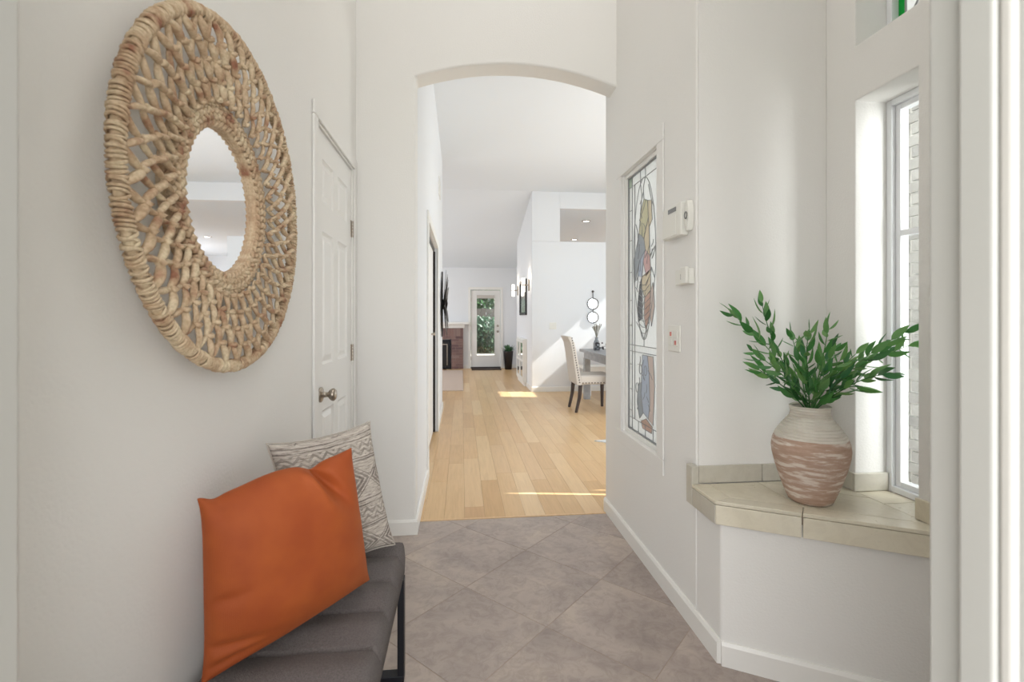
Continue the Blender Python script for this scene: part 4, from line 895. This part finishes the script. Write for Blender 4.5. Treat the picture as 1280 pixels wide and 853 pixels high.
th_ = empty('thermostat', (XR-0.0005, 1.895, 1.412)); tag(th_, 'small white thermostat box below the alarm keypad', 'thermostat')
obj('housing', boxes([(-0.022, 0, -0.066, 0.062, -0.034, 0.030)]), M['plastic'], th_, bevel=0.004, seg=3)
obj('raised_block', boxes([(-0.036, -0.0222, -0.064, -0.018, -0.032, 0.036)]), M['plastic'], th_, bevel=0.004, seg=3)
obj('button', boxes([(-0.0245, -0.0222, -0.004, 0.006, -0.012, 0.010)]), M['plastic_grey'], th_)
ps = wallplate('wall_switch', (XR-0.0005, 2.005, 1.152), R(-90), 2, 'white double switch plate with red marked buttons below the thermostat')
for s in (-1, 1):
    rk = obj('rocker', boxes([(s*0.023-0.016, s*0.023+0.016, -0.0095, -0.0062, 0.002, 0.033), (s*0.023-0.016, s*0.023+0.016, -0.0095, -0.0062, -0.033, -0.001)]), M['plastic'], ps, bevel=0.001)
    z = 0.017 if s < 0 else -0.012
    obj('red_mark', boxes([(s*-0.023-0.009, s*-0.023+0.009, -0.0102, -0.0096, -z-0.010 if s < 0 else 0.010, -z+0.008 if s < 0 else 0.028)]), M['red'], ps)

# ------------------------------------------------------------------ woven round mirror
mr = empty('woven_mirror', (XL, 1.232, 1.522)); tag(mr, 'large round mirror in a woven natural raffia frame on the left wall', 'mirror')
RY, RZ = 0.402, 0.396           # slightly wider than tall
XO = 0.045                      # rim stands this far off the wall
def PP(r, a, x):                # r as fraction of the outer radius
    return Vector((x, math.cos(a)*r*RY, math.sin(a)*r*RZ))
rr = random.Random(21)
bm = bmesh.new(); tube(bm, [PP(1, 2*math.pi*i/96, XO) for i in range(96)], 0.0095, 10, closed=True, up=(1, 0, 0)); obj('rim_core', bm, M['raffia'], mr, smooth=True)
bm = bmesh.new(); NWR = 320
for i in range(NWR):
    a = 2*math.pi*i/NWR; c = PP(1, a, XO); t = (PP(1, a+0.01, XO)-PP(1, a-0.01, XO)).normalized(); n = Vector((1, 0, 0)); b_ = t.cross(n); lean = rr.uniform(-0.006, 0.006)
    ra = 0.0122+rr.uniform(-0.001, 0.0015)
    tube(bm, [c+(n*math.cos(q)+b_*math.sin(q))*ra+t*(lean*math.sin(q)) for q in [2*math.pi*k_/12 for k_ in range(12)]], 0.0034+rr.uniform(-0.0005, 0.0007), 5, closed=True)
tag(obj('rim_wrapping', bm, M['raffia'], mr, smooth=True), kind='stuff')
# lattice: rows of fat twisted strands meeting at knots
radii = [0.575, 0.675, 0.775, 0.875, 0.975]; NS = 40
def xat(r): return 0.028+0.022*min(1, (r-0.4)/0.5)
def strand(bm, p, q, w, bulge):
    d = q-p; L = d.length; n = Vector((1, 0, 0)); s = d.cross(n).normalized(); pts_, rd = [], []
    tw = rr.uniform(-0.3, 0.3)
    for k_ in range(7):
        t = k_/6; pts_.append(p+d*t+n*(bulge*math.sin(math.pi*t))+s*(0.0025*math.sin(math.pi*t)*tw*6)); rd.append(w*(0.55+0.5*math.sin(math.pi*min(1, max(0, t)))**0.8))
    tube(bm, pts_, rd, 7, squash=0.75)
for k_ in range(4):
    bm = bmesh.new(); r0, r1 = radii[k_], radii[k_+1]
    for i in range(NS):
        a0 = 2*math.pi*(i+(0.5 if k_ % 2 else 0))/NS+rr.uniform(-0.012, 0.012); h = math.pi/NS
        w = 0.0072*(0.75+0.5*r0)*rr.uniform(0.85, 1.15)
        strand(bm, PP(r0-0.012, a0, xat(r0)), PP(r1+0.012, a0+h, xat(r1)), w, 0.006)
        strand(bm, PP(r0-0.012, a0, xat(r0)), PP(r1+0.012, a0-h, xat(r1)), w*0.92, -0.002)
        kp_ = PP(r0, a0, xat(r0)+0.004); t = (PP(r0, a0+0.05, 0)-PP(r0, a0-0.05, 0))
        tube(bm, [kp_-t*0.22, kp_+Vector((0.006, 0, 0)), kp_+t*0.22], [0.003, 0.0075, 0.003], 6)
    tag(obj('woven_lattice', bm, M['raffia'], mr, smooth=True), kind='stuff')
# plaited inner band: rows of slanted stitches
bm = bmesh.new()
for k_, r_ in enumerate((0.455, 0.487, 0.519, 0.551)):
    n_ = 58+k_*5; sg = 1 if k_ % 2 else -1; xx = 0.022+0.006*math.sin(math.pi*(k_+0.5)/4)
    for i in range(n_):
        a = 2*math.pi*i/n_; t = (PP(r_, a+0.01, 0)-PP(r_, a-0.01, 0)).normalized(); n = Vector((0, math.cos(a), math.sin(a)))
        c = PP(r_, a, xx); d = (t*1.0+n*0.75*sg).normalized()*0.0125
        tube(bm, [c-d-Vector((0.003, 0, 0)), c-d*0.4+Vector((0.003, 0, 0)), c+d*0.4+Vector((0.003, 0, 0)), c+d-Vector((0.003, 0, 0))], [0.0035, 0.0068, 0.0068, 0.0035], 6)
tag(obj('plaited_band', bm, M['raffia'], mr, smooth=True), kind='stuff')
bm = bmesh.new()
for x in (0.016, 0.022): tube(bm, [PP(0.44, 2*math.pi*i/72, x) for i in range(72)], 0.0055, 7, closed=True)
obj('inner_edge', bm, M['raffia'], mr, smooth=True)
bm = bmesh.new(); N = 72
o1 = [bm.verts.new(PP(0.445, 2*math.pi*i/N, 0.014)) for i in range(N)]; o2 = [bm.verts.new(PP(0.445, 2*math.pi*i/N, 0.003)) for i in range(N)]
bm.faces.new(o1); bm.faces.new(o2[::-1]); [bm.faces.new((o1[i], o2[i], o2[(i+1) % N], o1[(i+1) % N])) for i in range(N)]
bmesh.ops.recalc_face_normals(bm, faces=bm.faces); obj('mirror_glass', bm, M['mirror'], mr)
bm = bmesh.new(); i1, i2 = [], []
for rr_, xx in ((0.345, 0.001), (0.57, 0.001)): (i1 if rr_ < 0.4 else i2).extend([bm.verts.new(PP(rr_, 2*math.pi*i/N, xx)) for i in range(N)])
j1 = [bm.verts.new(PP(0.45, 2*math.pi*i/N, 0.018)) for i in range(N)]; j2 = [bm.verts.new(PP(0.565, 2*math.pi*i/N, 0.020)) for i in range(N)]
for A_, B_ in ((i2, j2), (j2, j1)): [bm.faces.new((A_[i], A_[(i+1) % N], B_[(i+1) % N], B_[i])) for i in range(N)]
obj('backing_ring', bm, M['raffia'], mr, smooth=True)

# ------------------------------------------------------------------ bench
be = empty('upholstered_bench', (-0.385, 1.115, 0)); tag(be, 'charcoal channel-tufted bench with black metal legs along left wall', 'bench')
bw, bl, zt, tk = 0.19, 0.60, 0.458, 0.095
seams = [0.51-0.149*i for i in range(0, 8)]
bm = bmesh.new(); NX, NY = 28, 300
def ptop(u, v):
    x = (u*2-1)*bw; y = (v*2-1)*bl
    # rounded plan corners
    rc = 0.035; ex, ey = abs(x)-(bw-rc), abs(y)-(bl-rc)
    if ex > 0 and ey > 0:
        L = math.hypot(ex, ey); m_ = max(ex, ey)
        if L > 1e-6: f = m_/L; x = math.copysign(bw-rc+ex*f, x); y = math.copysign(bl-rc+ey*f, y)
    e = min(bw-abs(x), bl-abs(y)); rd = 0.028
    z = zt - (rd-math.sqrt(max(0, rd*rd-(rd-min(e, rd))**2)) if e < rd else 0)
    g_ = min(abs(y-s) for s in seams); z -= 0.013*math.exp(-(g_/0.006)**2); z += 0.006*math.cos(min(g_, 0.0745)/0.0745*math.pi)*-1
    return x, y, z+0.0015*noise.noise(Vector((x*12, y*12, 0)))
G = [[bm.verts.new(ptop(i/NX, j/NY)) for j in range(NY+1)] for i in range(NX+1)]
for i in range(NX):
    for j in range(NY): bm.faces.new((G[i][j], G[i+1][j], G[i+1][j+1], G[i][j+1]))
per = [G[i][0] for i in range(NX)]+[G[NX][j] for j in range(NY)]+[G[NX-i][NY] for i in range(NX)]+[G[0][NY-j] for j in range(NY)]
low = [bm.verts.new((v.co.x, v.co.y, zt-tk)) for v in per]; n_ = len(per)
mid_ = [bm.verts.new((v.co.x*1.012, v.co.y*1.003, zt-0.045)) for v in per]
for A_, B_ in ((per, mid_), (mid_, low)): [bm.faces.new((A_[i], B_[i], B_[(i+1) % n_], A_[(i+1) % n_])) for i in range(n_)]
bm.faces.new(low); bmesh.ops.recalc_face_normals(bm, faces=bm.faces)
obj('seat_cushion', bm, M['charcoal'], be, smooth=True)
sb_ = bmesh.new()
for sy_ in seams: tube(sb_, [(-bw+0.03+(2*bw-0.045)*i/12, sy_, ptop((0.03+(2*bw-0.045)*i/12)/(2*bw), (sy_/bl+1)/2)[2]+0.0030) for i in range(13)], 0.0024, 5)
obj('seam_stitching', sb_, M['firebox'], be)
obj('seat_board', boxes([(-bw+0.01, bw-0.01, -bl+0.01, bl-0.01, zt-tk-0.014, zt-tk-0.0005)]), M['black'], be)
for sy in (-1, 1):
    y = sy*(bl-0.035); z1 = zt-tk-0.0145; a = 0.019
    obj('leg', boxes([(bw-0.022, bw+0.0, y-a, y+a, 0.022, z1-0.0002), (-bw, -bw+0.022, y-a, y+a, 0.022, z1-0.0002), (-bw, bw, y-a, y+a, 0.0005, 0.0218)]), M['black'], be, bevel=0.0015)

# ------------------------------------------------------------------ cushions
def cushion(name, corners, thick, m, label, N=44, wr=None, seed=0, pinch=0.04, pipe=0.0022, ear=2.5, edge_fn=None):
    bl_, br_, tr_, tl_ = [Vector(c) for c in corners]; c0 = (bl_+br_+tr_+tl_)/4
    nrm = ((br_-bl_)+(tr_-tl_)).cross((tl_-bl_)+(tr_-br_)).normalized()
    ux = ((br_-bl_)+(tr_-tl_)).normalized(); uy = nrm.cross(ux)
    bm = bmesh.new(); uvl = bm.loops.layers.uv.new('UVMap'); F, B = {}, {}; UV = {}
    for i in range(N+1):
        for j in range(N+1):
            u, v = i/N, j/N; s, t = u*2-1, v*2-1
            p = bl_*(1-u)*(1-v)+br_*u*(1-v)+tr_*u*v+tl_*(1-u)*v
            pin = pinch                                                   # sides bow in between the corners
            p = p-ux*s*pin*(1-abs(t)**ear)*abs(s)*0.45-uy*t*pin*(1-abs(s)**ear)*abs(t)*0.45
            if edge_fn: p = p+uy*edge_fn(s, t)
            prof = ((1-abs(s)**2.8)*(1-abs(t)**2.8))**0.55
            q = Vector((s*2.2+seed, t*2.2, seed)); wv = 0.006*noise.noise(q)*prof
            if wr: wv += wr(s, t)*min(1, prof*3)
            edge = i in (0, N) or j in (0, N)
            F[i, j] = bm.verts.new(p-c0+nrm*(thick*prof+wv)); UV[F[i, j]] = (u, v)
            if edge: B[i, j] = F[i, j]
            else: B[i, j] = bm.verts.new(p-c0-nrm*(thick*0.8*prof)); UV[B[i, j]] = (u, v)
    for i in range(N):
        for j in range(N):
            for D, fl_ in ((F, 0), (B, 1)):
                vs = [D[i, j], D[i+1, j], D[i+1, j+1], D[i, j+1]]
                if fl_: vs = vs[::-1]
                f = bm.faces.new(vs)
                for lp in f.loops: lp[uvl].uv = UV[lp.vert]
    e = empty(name, c0); tag(e, label, 'cushion')
    o = obj('cover', bm, m, e, smooth=True)
    sm = o.modifiers.new('sub', 'SUBSURF'); sm.levels = sm.render_levels = 1
    if not pipe: return e
    bm = bmesh.new()
    ring = [(i, 0) for i in range(N)]+[(N, j) for j in range(N)]+[(N-i, N) for i in range(N)]+[(0, N-j) for j in range(N)]
    me = o.data; idx = {}
    k_ = 0
    for i in range(N+1):
        for j in range(N+1):
            idx[i, j] = k_; k_ += 1
            if not (i in (0, N) or j in (0, N)): k_ += 1
    tube(bm, [me.vertices[idx[r_]].co.copy() for r_ in ring], pipe, 6, closed=True); obj('seam_piping', bm, m, e, smooth=True)
    return e
def g2(s, t, a, b, ws, wt, ang=0):
    ds, dt = s-a, t-b; c, d = math.cos(ang), math.sin(ang); x, y = ds*c+dt*d, -ds*d+dt*c
    return math.exp(-(x/ws)**2-(y/wt)**2)
cushion('throw_cushion', [(-0.475, 1.405, 0.475), (-0.225, 1.665, 0.47), (-0.315, 1.70, 0.885), (-0.55, 1.425, 0.885)], 0.062, M['tribal'],
        'grey and cream distressed tribal print cushion behind the rust cushion', wr=lambda s, t: -0.006*g2(s, t, -0.2, 0.9, 0.5, 0.1, 0.2), seed=3)
def orange_wr(s, t):
    w = -0.040*g2(s, t, 0.42, 0.86, 0.07, 0.32, 0.45)+0.018*g2(s, t, 0.26, 0.86, 0.07, 0.3, 0.45)-0.014*g2(s, t, 0.58, 0.66, 0.05, 0.22, 0.5)
    w += -0.016*g2(s, t, -0.80, -0.62, 0.3, 0.05, -0.15)-0.014*g2(s, t, -0.78, -0.80, 0.28, 0.04, 0.1)-0.012*g2(s, t, -0.88, -0.1, 0.16, 0.05, 0.3)
    w += -0.010*g2(s, t, -0.82, 0.86, 0.10, 0.12, -0.6)
    return w
cushion('throw_cushion', [(-0.545, 1.06, 0.468), (-0.262, 1.435, 0.475), (-0.285, 1.30, 0.905), (-0.548, 1.055, 0.868)], 0.078, M['rust'],
        'plain rust orange velvet cushion leaning in front of the patterned cushion', wr=orange_wr, seed=9, pinch=0.028, pipe=0, ear=4.5, edge_fn=lambda s, t: max(0, t)**3*(0.014*math.exp(-((s+0.12)/0.42)**2)-0.016*math.exp(-((s-0.40)/0.13)**2)-0.007*math.exp(-((s+0.80)/0.09)**2)+0.003*math.exp(-((s+0.95)/0.06)**2)))

# ------------------------------------------------------------------ vase with greenery
VX, VY = 1.235, 1.590
va = empty('ceramic_vase', (VX, VY, ZL)); tag(va, 'whitewashed terracotta vase with ribbed cream neck on the tiled ledge', 'vase')
prof = [(0.0, 0.0), (0.062, 0.0), (0.070, 0.006), (0.082, 0.035), (0.098, 0.080), (0.112, 0.125), (0.121, 0.165), (0.1235, 0.190), (0.120, 0.215), (0.110, 0.240), (0.094, 0.265), (0.078, 0.285), (0.066, 0.300), (0.062, 0.315), (0.064, 0.330), (0.066, 0.336), (0.063, 0.339), (0.057, 0.334), (0.054, 0.31), (0.065, 0.29), (0.0, 0.27)]
bm = bmesh.new(); fine = []
for (a, za), (b_, zb) in zip(prof, prof[1:]):
    nq = 10 if 0.21 < za < 0.31 and zb > za else 4
    for q in range(nq):
        z_ = za+(zb-za)*q/nq; k_ = 0.0011*math.sin(2*math.pi*z_/0.0092) if 0.232 < z_ < 0.325 and zb > za else 0
        fine.append((a+(b_-a)*q/nq+k_, z_))
fine.append(prof[-1]); lathe(fine, 48, bm, cap=False); bmesh.ops.remove_doubles(bm, verts=bm.verts, dist=1e-5)
obj('body', bm, M['vase'], va, smooth=True)
gr = empty('leafy_branches', (VX, VY, ZL+0.30)); tag(gr, 'bunch of long green leafy branches standing in the ledge vase', 'greenery')
CR = Vector((math.cos(R(6)), -math.sin(R(6)), 0)); CF = Vector((math.sin(R(6)), math.cos(R(6)), 0))
def leafmesh(L, Wd, bend):
    bm = bmesh.new(); rows = []
    for k_ in range(7):
        t = k_/6; w = Wd*math.sin(math.pi*t**0.85)**0.9 if 0 < k_ < 6 else 0.0004; z = bend*L*math.sin(t*1.4)*t
        rows.append([bm.verts.new((t*L, -w, z+w*0.35)), bm.verts.new((t*L, 0, z)), bm.verts.new((t*L, w, z+w*0.35))])
    for a, b_ in zip(rows, rows[1:]):
        for q in range(2): bm.faces.new((a[q], a[q+1], b_[q+1], b_[q]))
    me = bpy.data.meshes.new('leaf'); bm.to_mesh(me); bm.free(); me.materials.append(M['leaf']); me.shade_smooth(); return me
LM = [leafmesh(0.070, 0.0122, -0.2), leafmesh(0.062, 0.0112, 0.15), leafmesh(0.080, 0.0128, -0.35)]
rl = random.Random(17)
stems = [  # (points as right offset, height above mouth, depth offset), metres
 [(0, -0.03, 0), (-0.05, 0.10, 0.0), (-0.15, 0.23, 0.02), (-0.27, 0.335, 0.03)],
 [(0, -0.03, 0), (-0.06, 0.08, -0.03), (-0.15, 0.14, -0.05), (-0.235, 0.20, -0.06)],
 [(0, -0.03, 0), (-0.06, 0.12, 0.04), (-0.12, 0.25, 0.06), (-0.135, 0.37, 0.07)],
 [(0, -0.03, 0), (-0.03, 0.10, -0.04), (-0.06, 0.2, -0.06), (-0.045, 0.27, -0.07)],
 [(0, -0.03, 0), (0.0, 0.10, 0.06), (0.01, 0.19, 0.09), (-0.01, 0.25, 0.10)],
 [(0, -0.03, 0), (0.03, 0.11, 0.0), (0.055, 0.20, 0.0), (0.065, 0.285, 0.0)],
 [(0, -0.03, 0), (0.09, 0.10, 0.0), (0.20, 0.20, -0.02), (0.325, 0.27, -0.03)],
 [(0, -0.03, 0), (0.10, 0.10, 0.02), (0.23, 0.18, 0.0), (0.375, 0.225, -0.01)],
 [(0, -0.03, 0), (0.07, 0.07, -0.05), (0.15, 0.12, -0.06), (0.24, 0.12, -0.06)],
 [(0, -0.03, 0), (0.03, 0.06, -0.05), (0.08, 0.09, -0.08), (0.11, 0.08, -0.09)],
 [(0, -0.03, 0), (-0.08, 0.07, 0.0), (-0.14, 0.10, -0.01), (-0.19, 0.13, -0.02)],
 [(0, -0.03, 0), (-0.03, 0.05, -0.04), (-0.05, 0.11, -0.07), (-0.07, 0.16, -0.08)],
 [(0, -0.03, 0), (0.04, 0.08, 0.04), (0.10, 0.15, 0.06), (0.14, 0.20, 0.07)],
 [(0, -0.03, 0), (0.02, 0.06, -0.03), (0.06, 0.13, -0.05), (0.12, 0.19, -0.06)],
 [(0, -0.03, 0), (-0.01, 0.06, -0.05), (0.02, 0.13, -0.09), (0.03, 0.17, -0.11)]]
def bez(P, t):
    a = [Vector(p) for p in P]
    while len(a) > 1: a = [a[i].lerp(a[i+1], t) for i in range(len(a)-1)]
    return a[0]
for st in stems:
    W3 = [CR*p[0]+CF*p[2]+Vector((0, 0, p[1]+0.036)) for p in st]; ctrl = W3
    pts_ = [bez(ctrl, t/14) for t in range(15)]
    bm = bmesh.new(); tube(bm, pts_, [0.0026-0.0014*i/14 for i in range(15)], 6); so = obj('stem', bm, mat_stem if 'mat_stem' in globals() else M['leaf'], gr, smooth=True)
    L = sum((pts_[i+1]-pts_[i]).length for i in range(14)); nl = int(L/0.0195)
    for i in range(nl+1):
        t = 0.17+0.83*i/nl; p = bez(ctrl, t); d = (bez(ctrl, min(1, t+0.02))-bez(ctrl, t-0.02)).normalized()
        side = d.cross(Vector((0, 0, 1)) if abs(d.z) < 0.95 else Vector((1, 0, 0))).normalized(); rot = Matrix.Rotation(i*R(137)+rl.uniform(-0.4, 0.4), 3, d)
        o_ = rot @ side; spread = R(42+rl.uniform(-10, 12))*(0.2 if i == nl else 1)
        x = (d*math.cos(spread)+o_*math.sin(spread)).normalized(); z = (o_*math.cos(spread)-d*math.sin(spread)); y = z.cross(x)
        lf = bpy.data.objects.new('leaf', rl.choice(LM)); C.objects.link(lf); lf.parent = so
        s = rl.uniform(0.72, 1.05)*(1 if t < 0.9 else 0.8)
        lf.matrix_local = Matrix.Translation(p) @ Matrix((x, y, z)).transposed().to_4x4() @ Matrix.Scale(s, 4)
# added housing for the foyer fill lamp (unseen, above the frame)
cl = empty('added_ceiling_light', (0.55, 1.55, 4.8995)); tag(cl, 'added round white ceiling pan for the foyer fill lamp, out of frame', 'ceiling light')
obj('pan', lathe([(0, 0), (0.17, 0), (0.17, -0.03), (0, -0.03)], 32, cap=False), M['trim'], cl)
